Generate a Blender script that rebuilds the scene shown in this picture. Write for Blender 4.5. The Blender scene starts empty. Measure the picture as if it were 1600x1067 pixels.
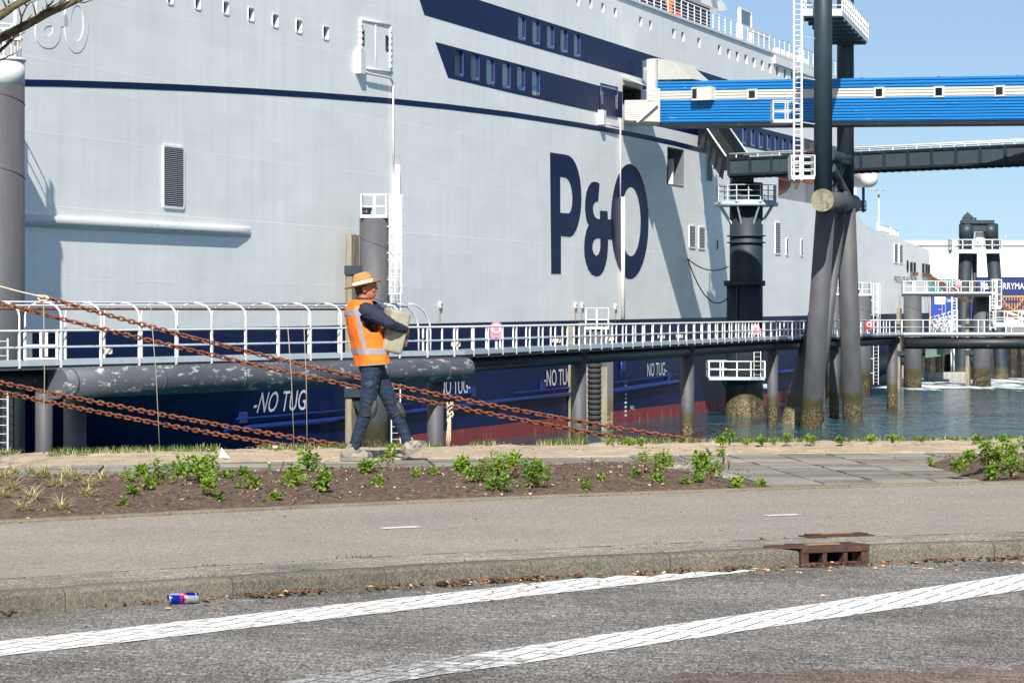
import bpy, bmesh, math, random
from mathutils import Vector, Matrix, noise
from mathutils.geometry import tessellate_polygon
random.seed(7)
S = bpy.context.scene
COL = S.collection
R = math.radians
F = 4500.0          # focal length in photo pixels (1600 px wide picture)
HZ = 488.0          # horizon row
CZ = 1.5            # eye height above the road
WZ = -5.5           # water level

# ---------------------------------------------------------------- camera, sky, sun, exposure
cam = bpy.data.cameras.new('camera'); camo = bpy.data.objects.new('camera', cam); COL.objects.link(camo)
camo.location = (0, 0, CZ); camo.rotation_euler = (R(90), 0, 0)
cam.sensor_fit = 'HORIZONTAL'; cam.sensor_width = 36; cam.lens = 36 * F / 1600
cam.shift_y = -45.5 / 1600
cam.clip_start = 0.1; cam.clip_end = 20000
S.camera = camo
SUNV = Vector((0.0, 1.0, -0.80)).normalized()      # the way the light travels
w = bpy.data.worlds.new('World'); S.world = w; w.use_nodes = True
nt = w.node_tree; bg = nt.nodes['Background']
sky = nt.nodes.new('ShaderNodeTexSky'); sky.sky_type = 'NISHITA'; sky.sun_disc = False
sky.sun_elevation = math.asin(-SUNV.z); sky.sun_rotation = R(180)
sky.air_density = 1.0; sky.dust_density = 0.5; sky.ozone_density = 2.0; sky.altitude = 0
tc = nt.nodes.new('ShaderNodeTexCoord'); mp = nt.nodes.new('ShaderNodeMapping'); mp.inputs['Location'].default_value = (0, 0, 0.09)
nt.links.new(tc.outputs['Generated'], mp.inputs[0]); nt.links.new(mp.outputs[0], sky.inputs[0])
nt.links.new(sky.outputs[0], bg.inputs[0]); bg.inputs[1].default_value = 0.083
sl = bpy.data.lights.new('sun', 'SUN'); sl.energy = 5.0; sl.angle = R(0.53); sl.color = (1.0, 0.95, 0.865)
so = bpy.data.objects.new('sun', sl); COL.objects.link(so)
so.rotation_euler = SUNV.to_track_quat('-Z', 'Y').to_euler(); so.location = (-4, -30, 40)
S.view_settings.view_transform = 'Standard'; S.view_settings.look = 'None'
S.view_settings.exposure = 0.57; S.view_settings.gamma = 1.0
S.view_settings.use_curve_mapping = False

# ---------------------------------------------------------------- helpers
def W(px, py, D):                     # a picture point at distance D
    return Vector(((px - 800) * D / F, D, CZ + (HZ - py) * D / F))
def G(px, py, z=0.1):                 # a picture point on the ground at height z
    D = (CZ - z) * F / (py - HZ)
    return Vector(((px - 800) * D / F, D, z))
class MB:
    def __init__(s): s.v = []; s.f = []; s.sm = []; s.mi = []
    def add(s, vs, fs, smooth=False, mi=0):
        o = len(s.v); s.v += [tuple(v) for v in vs]
        for f in fs: s.f.append(tuple(i + o for i in f)); s.sm.append(smooth); s.mi.append(mi)
        return s
    def box(s, c, d, rz=0.0, mat=None, mi=0):
        x, y, z = d[0] / 2, d[1] / 2, d[2] / 2
        vs = [Vector((a * x, b * y, e * z)) for e in (-1, 1) for a, b in ((-1, -1), (1, -1), (1, 1), (-1, 1))]
        m = mat if mat else Matrix.Rotation(rz, 3, 'Z')
        vs = [m @ v + Vector(c) for v in vs]
        return s.add(vs, [(3, 2, 1, 0), (4, 5, 6, 7), (0, 1, 5, 4), (1, 2, 6, 5), (2, 3, 7, 6), (3, 0, 4, 7)], False, mi)
    def bar(s, a, b, wd, ht, up=(0, 0, 1), mi=0):      # rectangular bar from a to b
        a = Vector(a); b = Vector(b); d = b - a; L = d.length
        if L < 1e-6: return s
        d /= L; up = Vector(up)
        if abs(d.dot(up)) > 0.98: up = Vector((0, 1, 0))
        x = d.cross(up).normalized(); y = x.cross(d)
        m = Matrix((x, d, y)).transposed()
        return s.box((a + b) / 2, (wd, L, ht), mat=m, mi=mi)
    def tube(s, pts, r, n=8, cap=True, mi=0):
        pts = [Vector(p) for p in pts]; k = len(pts)
        rs = r if isinstance(r, (list, tuple)) else [r] * k
        o = len(s.v); prev = None
        for i, p in enumerate(pts):
            d = (pts[min(i + 1, k - 1)] - pts[max(i - 1, 0)])
            d = d.normalized() if d.length > 1e-9 else Vector((0, 0, 1))
            if prev is None:
                x = d.cross(Vector((0, 0, 1)))
                if x.length < 0.05: x = d.cross(Vector((0, 1, 0)))
                x.normalize()
            else:
                x = prev - d * prev.dot(d)
                x = x.normalized() if x.length > 1e-6 else d.orthogonal().normalized()
            prev = x; y = d.cross(x)
            for j in range(n):
                t = 2 * math.pi * j / n
                s.v.append(tuple(p + (x * math.cos(t) + y * math.sin(t)) * rs[i]))
        for i in range(k - 1):
            for j in range(n):
                a = o + i * n + j; b = o + i * n + (j + 1) % n
                s.f.append((a, b, b + n, a + n)); s.sm.append(n > 5); s.mi.append(mi)
        if cap:
            s.f.append(tuple(o + j for j in range(n))[::-1]); s.sm.append(False); s.mi.append(mi)
            s.f.append(tuple(o + (k - 1) * n + j for j in range(n))); s.sm.append(False); s.mi.append(mi)
        return s
    def lathe(s, prof, c=(0, 0, 0), n=16, mat=None, sx=1, sy=1, mi=0):    # prof: (r, z)
        o = len(s.v); m = mat or Matrix.Identity(3); c = Vector(c)
        for r, z in prof:
            for j in range(n):
                t = 2 * math.pi * j / n
                s.v.append(tuple(m @ Vector((r * math.cos(t) * sx, r * math.sin(t) * sy, z)) + c))
        for i in range(len(prof) - 1):
            for j in range(n):
                a = o + i * n + j; b = o + i * n + (j + 1) % n
                s.f.append((a, b, b + n, a + n)); s.sm.append(True); s.mi.append(mi)
        return s
    def poly(s, outer, holes=(), z=0.0, th=0.0, mi=0):  # flat outline with holes in local XY, th = thickness towards +Z
        loops = [[Vector((p[0], p[1], 0)) for p in l] for l in [outer] + list(holes)]
        tris = tessellate_polygon(loops); fl = [p for l in loops for p in l]; o = len(s.v); N = len(fl)
        s.v += [(p.x, p.y, z + th) for p in fl]
        for t in tris:
            a, b, c = (fl[i] for i in t)
            cr = (b - a).cross(c - a).z
            if abs(cr) < 1e-10: continue
            s.f.append(tuple(o + i for i in (t if cr > 0 else t[::-1]))); s.sm.append(False); s.mi.append(mi)
        if th:
            s.v += [(p.x, p.y, z) for p in fl]; b0 = 0
            for l in loops:
                k = len(l)
                for i in range(k):
                    a = b0 + i; b = b0 + (i + 1) % k
                    s.f.append((o + a, o + b, o + N + b, o + N + a)); s.sm.append(False); s.mi.append(mi)
                b0 += k
        return s
    def grid(s, fn, nu, nv, smooth=True, mi=0):
        o = len(s.v)
        for i in range(nu + 1):
            for j in range(nv + 1): s.v.append(tuple(fn(i / nu, j / nv)))
        for i in range(nu):
            for j in range(nv):
                a = o + i * (nv + 1) + j
                s.f.append((a, a + nv + 1, a + nv + 2, a + 1)); s.sm.append(smooth); s.mi.append(mi)
        return s
    def mesh(s, name, mats):
        me = bpy.data.meshes.new(name); me.from_pydata(s.v, [], s.f)
        me.polygons.foreach_set('use_smooth', s.sm)
        for m in (mats if isinstance(mats, (list, tuple)) else [mats]): me.materials.append(m)
        if any(s.mi): me.polygons.foreach_set('material_index', s.mi)
        me.update(); return me
    def build(s, name, mats, parent=None, local=False):
        return link(name, s.mesh(name, mats), parent, local)
def link(name, me, parent=None, local=False, mw=None):
    o = bpy.data.objects.new(name, me); COL.objects.link(o)
    if parent is not None:
        o.parent = parent
        if not local: o.matrix_parent_inverse = WM[parent.name].inverted()
    if mw is not None: o.matrix_basis = mw
    WM[o.name] = (WM[parent.name] @ o.matrix_basis) if (parent is not None and local) else o.matrix_basis.copy()
    return o
WM = {}
def tag(o, label=None, cat=None, group=None, kind=None):
    if label: o['label'] = label
    if cat: o['category'] = cat
    if group: o['group'] = group
    if kind: o['kind'] = kind
    return o
def thing(name, loc, label=None, cat=None, group=None, kind=None, mw=None):
    o = bpy.data.objects.new(name, None); COL.objects.link(o); o.empty_display_size = 0.2
    o.matrix_basis = mw if mw is not None else Matrix.Translation(Vector(loc))
    WM[o.name] = o.matrix_basis.copy()
    return tag(o, label, cat, group, kind)
def ordinal(i):
    names = 'first second third fourth fifth sixth seventh eighth ninth tenth eleventh twelfth thirteenth fourteenth fifteenth sixteenth seventeenth eighteenth nineteenth twentieth'.split()
    if i < 20: return names[i]
    n = i + 1; return '%d%s' % (n, {1: 'st', 2: 'nd', 3: 'rd'}.get(n % 10, 'th'))
def text2d(body, size=1.0):
    c = bpy.data.curves.new('t', 'FONT'); c.body = body; c.size = size; c.resolution_u = 3
    o = bpy.data.objects.new('t', c); COL.objects.link(o)
    bpy.context.view_layer.update()
    dg = bpy.context.evaluated_depsgraph_get(); me = bpy.data.meshes.new_from_object(o.evaluated_get(dg))
    vs = [v.co.copy() for v in me.vertices]; fs = [tuple(p.vertices) for p in me.polygons]
    bpy.data.objects.remove(o); bpy.data.curves.remove(c); bpy.data.meshes.remove(me)
    return vs, fs
def bake(o):                          # apply an object's modifiers
    bpy.context.view_layer.update()
    dg = bpy.context.evaluated_depsgraph_get()
    me = bpy.data.meshes.new_from_object(o.evaluated_get(dg)); o.modifiers.clear(); o.data = me
    return o
def ellipse(cx, cy, rx, ry, n=32, sk=0.0):
    return [(cx + rx * math.cos(2 * math.pi * i / n), cy + ry * math.sin(2 * math.pi * i / n) + sk * rx * math.cos(2 * math.pi * i / n)) for i in range(n)]
def smooth_loop(pts, k=2):            # Chaikin rounding of a closed outline
    for _ in range(k):
        q = []
        for i in range(len(pts)):
            a = pts[i]; b = pts[(i + 1) % len(pts)]
            q += [(a[0] * .75 + b[0] * .25, a[1] * .75 + b[1] * .25), (a[0] * .25 + b[0] * .75, a[1] * .25 + b[1] * .75)]
        pts = q
    return pts
def rrect(cx, cy, hw, hh, r, n=3):
    out = []
    for sx, sy, a0 in ((1, 1, 0), (-1, 1, 90), (-1, -1, 180), (1, -1, 270)):
        for i in range(n + 1):
            a = R(a0 + 90 * i / n)
            out.append((cx + sx * (hw - r) + r * math.cos(a), cy + sy * (hh - r) + r * math.sin(a)))
    return out

# ---------------------------------------------------------------- materials
MATS = {}
def lin(c):                           # picture colour 0-255 to linear
    return tuple((((x / 255) + 0.055) / 1.055) ** 2.4 if x > 10 else x / 255 / 12.92 for x in c)
class NT:                             # small node helper
    def __init__(s, name):
        s.m = bpy.data.materials.new(name); s.m.use_nodes = True; s.t = s.m.node_tree
        s.b = s.t.nodes['Principled BSDF']; s.pos = None
    def n(s, typ, **kw):
        x = s.t.nodes.new('ShaderNode' + typ)
        for k, v in kw.items(): setattr(x, k, v)
        return x
    def l(s, a, b): s.t.links.new(a, b)
    def P(s, obj=False):
        if obj: return s.n('TexCoord').outputs['Object']
        if s.pos is None: s.pos = s.n('NewGeometry').outputs['Position']
        return s.pos
    def noise(s, scale, detail=4, rough=0.55, vec=None, dist=0.0, obj=False):
        x = s.n('TexNoise'); x.inputs['Scale'].default_value = scale; x.inputs['Detail'].default_value = detail
        x.inputs['Roughness'].default_value = rough; x.inputs['Distortion'].default_value = dist
        s.l(vec if vec is not None else s.P(obj), x.inputs['Vector']); return x.outputs['Fac']
    def voro(s, scale, out='Color', vec=None, feature='F1', obj=False):
        x = s.n('TexVoronoi'); x.feature = feature; x.inputs['Scale'].default_value = scale
        s.l(vec if vec is not None else s.P(obj), x.inputs['Vector']); return x.outputs[out]
    def ramp(s, fac, stops):
        x = s.n('ValToRGB'); e = x.color_ramp.elements
        while len(e) < len(stops): e.new(0.5)
        for i, (p, c) in enumerate(stops):
            e[i].position = p; e[i].color = (c, c, c, 1) if isinstance(c, (int, float)) else (*c, 1)
        s.l(fac, x.inputs[0]); return x.outputs[0]
    def mix(s, fac, a, b, typ='MIX'):
        x = s.n('Mix'); x.data_type = 'RGBA'; x.blend_type = typ; x.clamp_result = False
        for sock, v in ((x.inputs[0], fac), (x.inputs[6], a), (x.inputs[7], b)):
            if hasattr(v, 'links'): s.l(v, sock)
            elif isinstance(v, (int, float)): sock.default_value = v
            else: sock.default_value = (*v, 1)
        return x.outputs[2]
    def math(s, op, a, b=None):
        x = s.n('Math'); x.operation = op
        for i, v in enumerate((a, b)):
            if v is None: continue
            if hasattr(v, 'links'): s.l(v, x.inputs[i])
            else: x.inputs[i].default_value = v
        return x.outputs[0]
    def sep(s, vec=None):
        x = s.n('SeparateXYZ'); s.l(vec if vec is not None else s.P(), x.inputs[0]); return x.outputs
    def scl(s, v, vec=None, obj=False):
        x = s.n('Mapping'); x.inputs['Scale'].default_value = v
        s.l(vec if vec is not None else s.P(obj), x.inputs[0]); return x.outputs[0]
    def bump(s, h, strength=0.3, dist=0.01):
        x = s.n('Bump'); x.inputs['Strength'].default_value = strength; x.inputs['Distance'].default_value = dist
        s.l(h, x.inputs['Height']); s.l(x.outputs[0], s.b.inputs['Normal']); return x
    def col(s, c):
        if hasattr(c, 'links'): s.l(c, s.b.inputs['Base Color'])
        else: s.b.inputs['Base Color'].default_value = (*c, 1)
    def rough(s, r):
        if hasattr(r, 'links'): s.l(r, s.b.inputs['Roughness'])
        else: s.b.inputs['Roughness'].default_value = r
def M(name, c, rough=0.55, metal=0.0, var=0.12, scale=3.0, bump=0.0, bscale=40, dirt=None, dth=(0.55, 0.7), dscale=2.0, obj=False, spec=0.5, stretch=(1, 1, 1)):
    if name in MATS: return MATS[name]
    k = NT(name); v = k.scl(stretch, obj=obj)
    a = tuple(x * (1 - var) for x in c); b = tuple(min(1, x * (1 + var)) for x in c)
    cc = k.mix(k.ramp(k.noise(scale, vec=v), [(0.3, 0.0), (0.7, 1.0)]), a, b)
    if dirt is not None: cc = k.mix(k.ramp(k.noise(dscale, 6, 0.65, vec=v), [(dth[0], 0.0), (dth[1], 1.0)]), cc, dirt)
    k.col(cc); k.rough(rough); k.b.inputs['Metallic'].default_value = metal
    k.b.inputs['Specular IOR Level'].default_value = spec
    if bump: k.bump(k.noise(bscale, 5, 0.6, vec=v), bump, 0.02)
    MATS[name] = k.m; return k.m
# ---------------------------------------------------------------- ground materials
def mat_paver(name, dark, light, seed=0.0):
    k = NT(name); v = k.P()
    sp = k.voro(125, 'Color', vec=k.scl((1, .3, 1))); spv = k.sep(sp)[0]
    c = k.mix(k.ramp(spv, [(0.0, 0.0), (0.45, 0.35), (0.8, 0.65), (1.0, 1.0)]), dark, light)
    c = k.mix(k.ramp(k.noise(260, 2), [(0.35, 0.0), (0.65, 1.0)]), c, tuple(x * 0.55 for x in dark), 'MIX') if False else c
    ob = k.n('ObjectInfo').outputs['Random']
    c = k.mix(k.math('MULTIPLY', k.math('SUBTRACT', ob, 0.5), 0.18), c, (0.5, 0.49, 0.48))
    stain = k.ramp(k.noise(0.75, 5, 0.62), [(0.34, 0.60), (0.58, 1.05)])
    c = k.mix(1.0, c, stain, 'MULTIPLY')
    k.col(c); k.rough(0.9); k.b.inputs['Specular IOR Level'].default_value = 0.12; k.bump(spv, 0.55, 0.004)
    return k.m
PAVER = mat_paver('paver_grey', lin((72, 70, 68)), lin((156, 152, 146)))
PAVER_RED = mat_paver('paver_red', lin((82, 72, 66)), lin((142, 124, 114)))
STRIPBRICK = mat_paver('strip_brick', lin((112, 107, 98)), lin((164, 158, 147)))
def mat_asphalt(name, dark, light):
    k = NT(name); sp = k.sep(k.voro(150, vec=k.scl((1, .3, 1))))[0]
    c = k.mix(sp, dark, light)
    c = k.mix(1.0, c, k.ramp(k.noise(0.9, 4), [(0.3, 0.9), (0.7, 1.06)]), 'MULTIPLY')
    c = k.mix(1.0, c, k.ramp(k.noise(14, 3), [(0.3, 0.93), (0.7, 1.05)]), 'MULTIPLY')
    k.col(c); k.rough(0.92); k.b.inputs['Specular IOR Level'].default_value = 0.12; k.bump(sp, 0.4, 0.003); return k.m
PATH = mat_asphalt('cycle_path_asphalt', lin((126, 119, 110)), lin((168, 160, 150)))
def mat_concrete(name, c, speck=0.25, sc=160, moss=None, rnd=0.12):
    k = NT(name); sp = k.sep(k.voro(sc))[0]
    cc = k.mix(k.math('MULTIPLY', sp, 1.0), tuple(x * (1 - speck) for x in c), tuple(x * (1 + speck) for x in c))
    cc = k.mix(1.0, cc, k.ramp(k.noise(2.2, 6, 0.65), [(0.3, 0.72), (0.68, 1.12)]), 'MULTIPLY')
    ob = k.n('ObjectInfo').outputs['Random']
    cc = k.mix(k.math('MULTIPLY', k.math('POWER', ob, 2.0), rnd), cc, tuple(min(1, x * 2.1) for x in c))
    if moss: cc = k.mix(k.ramp(k.noise(7, 5, 0.7), [(0.62, 0.0), (0.72, 0.8)]), cc, moss)
    k.col(cc); k.rough(0.92); k.b.inputs['Specular IOR Level'].default_value = 0.12; k.bump(sp, 0.5, 0.004); return k.m
KERB = mat_concrete('kerb_concrete', lin((106, 102, 92)), 0.42, 120)
EDGE = mat_concrete('edging_concrete', lin((126, 118, 102)), 0.25, 120, moss=lin((85, 90, 60)))
TILE = mat_concrete('sidewalk_tile', lin((124, 120, 111)), 0.15, 150, moss=lin((98, 102, 70)), rnd=0.62)
SOIL = M('bed_soil', lin((88, 71, 56)), 0.95, var=0.4, scale=9, bump=0.9, bscale=45, dirt=lin((132, 110, 90)), dth=(0.5, 0.68), dscale=24)
SAND = M('verge_sand', lin((176, 158, 134)), 0.95, var=0.22, scale=3, bump=0.8, bscale=30, dirt=lin((128, 110, 92)), dth=(0.56, 0.72), dscale=7)
JOINT = M('joint_sand', lin((92, 88, 78)), 0.95, var=0.3, scale=14, dirt=lin((84, 104, 40)), dth=(0.42, 0.52), dscale=6)
BANK = M('bank_rubble', lin((70, 66, 58)), 0.95, var=0.4, scale=2, bump=0.8, bscale=4)
PAINT = M('road_paint', (0.72, 0.72, 0.70), 0.8, var=0.06, scale=30, dirt=lin((140, 137, 130)), dth=(0.54, 0.70), dscale=9)
def mat_worn():
    k = NT('road_paint_worn'); v = k.P(); x = k.sep()[0]
    edge = k.math('MULTIPLY', k.math('SUBTRACT', 0.35, x), 0.30)        # rubbed away towards the left end
    edge = k.math('MAXIMUM', k.math('MINIMUM', edge, 0.30), -0.05)
    nn = k.math('ADD', k.noise(9, 7, 0.72, vec=k.scl((1, 0.55, 1))), edge)
    sp = k.sep(k.voro(105, vec=k.scl((1, .3, 1))))[0]
    grey = k.mix(sp, lin((80, 79, 80)), lin((165, 163, 160)))
    c = k.mix(k.ramp(nn, [(0.585, 0.0), (0.70, 0.85)]), (0.70, 0.70, 0.68), grey)
    k.col(c); k.rough(0.75); return k.m
PAINT_WORN = mat_worn()

# ---------------------------------------------------------------- ground: curves in plan (distance as a function of X)
def Dk(x): return 16.1 + 0.6 * x - 0.045 * x * x                  # kerb foot
def Dbed(x): return 21.55 + 0.62 * x - 0.035 * x * x              # front of the planting bed
def Dside(x): return 25.55 + 0.37 * x                             # front of the sidewalk
def Dverge(x): return 27.8 + 0.3 * x - 0.015 * x * x              # back of the sidewalk
def Dedge(x): return 30.4 + 0.3 * x - 0.01 * x * x                # top of the bank
def kpt(x, o):                                                     # kerb curve offset by o away from the road
    s = 0.6 - 0.09 * x; n = Vector((-s, 1)).normalized()
    return Vector((x + n.x * o, Dk(x) + n.y * o))
ZP = 0.1
# big sheets
mb = MB(); mb.grid(lambda u, v: (lambda x: (x, -25 + v * (Dk(max(-7, min(6.6, x))) + 0.1 + 25), -0.012))(-60 + 120 * u), 120, 6, False)
road = mb.build('road', PAVER); tag(road, kind='structure')
mb = MB()
def cp(u, v):
    x = -6.5 + 13 * u; a = kpt(x, 0.765); b = Vector((x, Dbed(x) + 0.15)); p = a.lerp(b, v); return (p.x, p.y, ZP)
mb.grid(cp, 60, 4, False); cyc = mb.build('cycle_path', PATH); tag(cyc, kind='structure')
mb = MB(); mb.grid(lambda u, v: (lambda x: (x, Dbed(x) - 0.3 + v * (Dverge(x) + 0.35 - Dbed(x)), 0.082))(-9 + 18 * u), 60, 8, False)
sidewalk = mb.build('sidewalk', JOINT); tag(sidewalk, kind='structure')

# herringbone pavers: the road bricks
BW = 0.104
def brick_mesh(name, L, Wd, mat, h=0.03, ch=0.004):
    mb = MB(); a, b = L / 2, Wd / 2
    r0 = [(-a, -b, -h), (a, -b, -h), (a, b, -h), (-a, b, -h)]
    r1 = [(-a, -b, -ch), (a, -b, -ch), (a, b, -ch), (-a, b, -ch)]
    r2 = [(-a + ch, -b + ch, 0), (a - ch, -b + ch, 0), (a - ch, b - ch, 0), (-a + ch, b - ch, 0)]
    fs = [(8, 9, 10, 11)]
    for k in (0, 4):
        for i in range(4): fs.append((k + i, k + (i + 1) % 4, k + 4 + (i + 1) % 4, k + 4 + i))
    mb.add(r0 + r1 + r2, fs); return mb
GAP = 0.0048
ang = R(66); ca, sa = math.cos(ang), math.sin(ang)
bricks = []
for i in range(-70, 71):
    for j in range(-45, 46):
        ox, oy = i + 2 * j, i - 2 * j
        for kind, cx, cy in (('h', ox + 1, oy + .5), ('v', ox + .5, oy + 2)):
            lx, ly = cx * BW, cy * BW
            X = ca * lx - sa * ly; Y = 14.3 + sa * lx + ca * ly
            if -3.4 < X < 3.7 and 11.0 < Y < Dk(X) - 0.10 and abs(X) < Y * 0.19 + 0.15:
                bricks.append((Y, X, ang + (math.pi / 2 if kind == 'v' else 0)))
bricks.sort()
me_b = brick_mesh('brick', 2 * BW - GAP, BW - GAP, PAVER).mesh('brick', PAVER)
me_r = brick_mesh('brick', 2 * BW - GAP, BW - GAP, PAVER_RED).mesh('brick', PAVER_RED)
def isred(X, Y): return X > 0.62 and Y < 11.86 + 0.16 * X
rest = {0: MB(), 1: MB()}; proto = brick_mesh('b', 2 * BW - GAP, BW - GAP, None)
for n_, (Y, X, a) in enumerate(bricks):
    z = random.uniform(-0.0015, 0.0015); red = isred(X, Y)
    mw = Matrix.Translation((X, Y, z)) @ Matrix.Rotation(a, 4, 'Z') @ Matrix.Rotation(random.gauss(0, 0.004), 4, 'X')
    if n_ < 300: link('brick', me_r if red else me_b, road, mw=mw)
    else: rest[1 if red else 0].add([mw @ Vector(v) for v in proto.v], proto.f)
o = rest[0].build('paving_bricks', PAVER, road); o['kind'] = 'stuff'
if rest[1].v: o = rest[1].build('red_paving_bricks', PAVER_RED, road); o['kind'] = 'stuff'
# painted bands: each brick's top face cut to the band
def clip(poly, fn):
    out = []
    for i in range(len(poly)):
        a, b = poly[i], poly[(i + 1) % len(poly)]; fa, fb = fn(a), fn(b)
        if fa >= 0: out.append(a)
        if (fa >= 0) != (fb >= 0): t = fa / (fa - fb); out.append(a.lerp(b, t))
    return out
def band(name, lo, hi, mat, x0, x1):
    mb = MB()
    for (Y, X, a) in bricks:
        if not (x0 < X < x1): continue
        if not (lo(X) - .2 < Y < hi(X) + .2): continue
        m = Matrix.Translation((X, Y)).to_3x3() if False else None
        c, s_ = math.cos(a), math.sin(a); hl, hw = BW - GAP / 2 - .0025, BW / 2 - GAP / 2 - .0025
        q = [Vector((X + c * u - s_ * v, Y + s_ * u + c * v)) for u, v in ((-hl, -hw), (hl, -hw), (hl, hw), (-hl, hw))]
        j1, j2 = random.uniform(-.012, .012), random.uniform(-.012, .012)
        q = clip(q, lambda p: p.y - lo(p.x) - j1)
        q = clip(q, lambda p: hi(p.x) - p.y + j2) if q else q
        q = clip(q, lambda p: Dk(p.x) - 0.06 - p.y) if q else q
        if len(q) > 2: mb.add([(p.x, p.y, 0.0038) for p in q], [tuple(range(len(q)))])
    o = mb.build(name, mat); tag(o, kind='structure'); return o
band('road_marking', lambda x: 15.1 + 1.14 * x, lambda x: 15.79 + 1.14 * x, PAINT, -3.2, 1.9)
band('road_marking', lambda x: 12.25 + 1.19 * x, lambda x: 12.86 + 1.25 * x, PAINT_WORN, -0.9, 3.4)
# a small worn patch at the bottom right corner
#band('road_marking', lambda x: 11.72 + 0.12 * x + 10 * max(0, 1.95 - x), lambda x: 11.95 + 0.15 * x, PAINT_WORN, 1.9, 3.0)

# kerb stones
kerb = thing('kerb', (0, 16.1, 0), kind='structure')
cuts = [-5.3, -4.55, -3.8, -3.03, -2.247, -1.46, -0.679, 0.119, 0.919, 1.70]
cuts2 = [2.13, 2.93, 3.74, 4.55, 5.4]
def kerb_stone(x0, x1):
    mb = MB(); prof = [(0.0, -0.1), (0.012, 0.085), (0.03, 0.104), (0.05, 0.11), (0.135, 0.11), (0.15, 0.106), (0.15, -0.1)]
    nseg = 6; g = 0.003
    ring = []
    for i in range(nseg + 1):
        x = x0 + g + (x1 - x0 - 2 * g) * i / nseg
        e = 0.005 if i in (0, nseg) else 0
        for o, z in prof:
            p = kpt(x, o); ring.append((p.x, p.y, z - (e if z > 0.08 else 0)))
    k = len(prof); fs = []
    for i in range(nseg):
        for j in range(k - 1): fs.append((i * k + j, (i + 1) * k + j, (i + 1) * k + j + 1, i * k + j + 1))
    fs.append(tuple(range(k))[::-1]); fs.append(tuple(nseg * k + j for j in range(k)))
    mb.add(ring, fs); return mb
for cs in (cuts, cuts2):
    for a, b in zip(cs, cs[1:]): kerb_stone(a, b).build('kerb_stone', KERB, kerb)
# paver strip behind the kerb
strip = MB(); strip.grid(lambda u, v: (*kpt(-5.2 + 10.4 * u, 0.14 + 0.68 * v), 0.088), 60, 2, False)
strip = strip.build('paver_strip', JOINT); tag(strip, kind='structure')
me_s = brick_mesh('brick', 0.2 - .005, 0.1 - .005, STRIPBRICK).mesh('brick', STRIPBRICK)
proto = brick_mesh('b', 0.195, 0.095, None); restm = MB(); cnt = 0
for row in range(6):
    o_ = 0.203 + 0.103 * row; x = -4.9 + (0.1 if row % 2 else 0)
    while x < 4.7:
        s = 0.6 - 0.09 * x; step = 0.203 / math.sqrt(1 + s * s)
        p = kpt(x + step / 2, o_)
        inplate = False
        if not inplate and not (1.68 < x + step / 2 < 2.16 and row < 1):
            mw = Matrix.Translation((p.x, p.y, ZP + random.uniform(-.002, .002))) @ Matrix.Rotation(math.atan(s) + random.gauss(0, .008), 4, 'Z')
            if abs(p.x) < p.y * .185 and cnt < 298: link('brick', me_s, strip, mw=mw); cnt += 1
            else: restm.add([mw @ Vector(v) for v in proto.v], proto.f)
        x += step
o = restm.build('more_bricks', STRIPBRICK, strip); o['kind'] = 'stuff'
# edging stones along the bed
edging = thing('bed_edging', (0, 21.5, ZP), kind='structure')
x = -6.0
while x < 6.2:
    s = 0.62 - 0.07 * x; dx = 1.0 / math.sqrt(1 + s * s); mb = MB()
    n2 = Vector((-s, 1)).normalized(); vs = []; fs = []
    prof = [(0.0, 0.05), (0.0, 0.112), (0.012, 0.12), (0.125, 0.12), (0.13, 0.11), (0.13, 0.05)]
    for i in range(5):
        xx = x + .004 + (dx - .008) * i / 4
        for o_, z in prof: vs.append((xx + n2.x * o_, Dbed(xx) + n2.y * o_, z))
    k = len(prof)
    for i in range(4):
        for j in range(k - 1): fs.append((i * k + j, (i + 1) * k + j, (i + 1) * k + j + 1, i * k + j + 1))
    fs += [tuple(range(k))[::-1], tuple(4 * k + j for j in range(k))]
    mb.add(vs, fs).build('edging_stone', EDGE, edging); x += dx
# sidewalk tiles
def Lbed(D): return 2.20 - 0.21 * (D - 22.74)                     # right end of the long bed
def in_side(x, y): return Dside(x) - .12 < y < Dverge(x) + .1 and abs(x) < 6.2
def in_cross(x, y): return Lbed(y) - .1 < x < 3.95 and Dbed(x) + .33 < y < Dside(x) + .1
ta = math.atan(0.09); T = 0.5; n_ = 0
me_t = brick_mesh('paving_tile', T - .024, T - .024, TILE, 0.02, 0.003).mesh('paving_tile', TILE)
for i in range(-30, 30):
    for j in range(-14, 14):
        lx, ly = i * T + .07, j * T + .1
        X = math.cos(ta) * lx - math.sin(ta) * ly; Y = 26 + math.sin(ta) * lx + math.cos(ta) * ly
        if in_side(X, Y) or in_cross(X, Y):
            link('paving_tile', me_t, sidewalk, mw=Matrix.Translation((X, Y, ZP + random.uniform(-.004, .003))) @ Matrix.Rotation(ta, 4, 'Z') @ Matrix.Rotation(random.gauss(0, .006), 4, 'X'))
# beds
def bedz(x, y, v, u=0.5):
    return 0.10 + 0.10 * math.sin(math.pi * min(1, max(0, v))) ** 0.6 + 0.035 * noise.noise(Vector((x * 3.1, y * 3.1, 0))) + 0.015 * noise.noise(Vector((x * 11, y * 11, 3)))
def bed(x0f, x1f, name, label):
    mb = MB()
    def fn(u, v):
        y0 = 0
        xm = x0f(24) + (x1f(24) - x0f(24)) * u
        ya, yb = Dbed(xm) + 0.13, Dside(xm) + 0.10
        y = ya + (yb - ya) * v
        x = x0f(y) + (x1f(y) - x0f(y)) * u
        ya, yb = Dbed(x) + 0.125, Dside(x) + 0.08; y = ya + (yb - ya) * v
        ed = min(1, min(u, 1 - u) * 14)
        z = 0.092 + (bedz(x, y, v) - 0.092) * ed
        return (x, y, z)
    mb.grid(fn, 110, 40); o = mb.build(name, SOIL); tag(o, kind='structure'); return o
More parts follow.
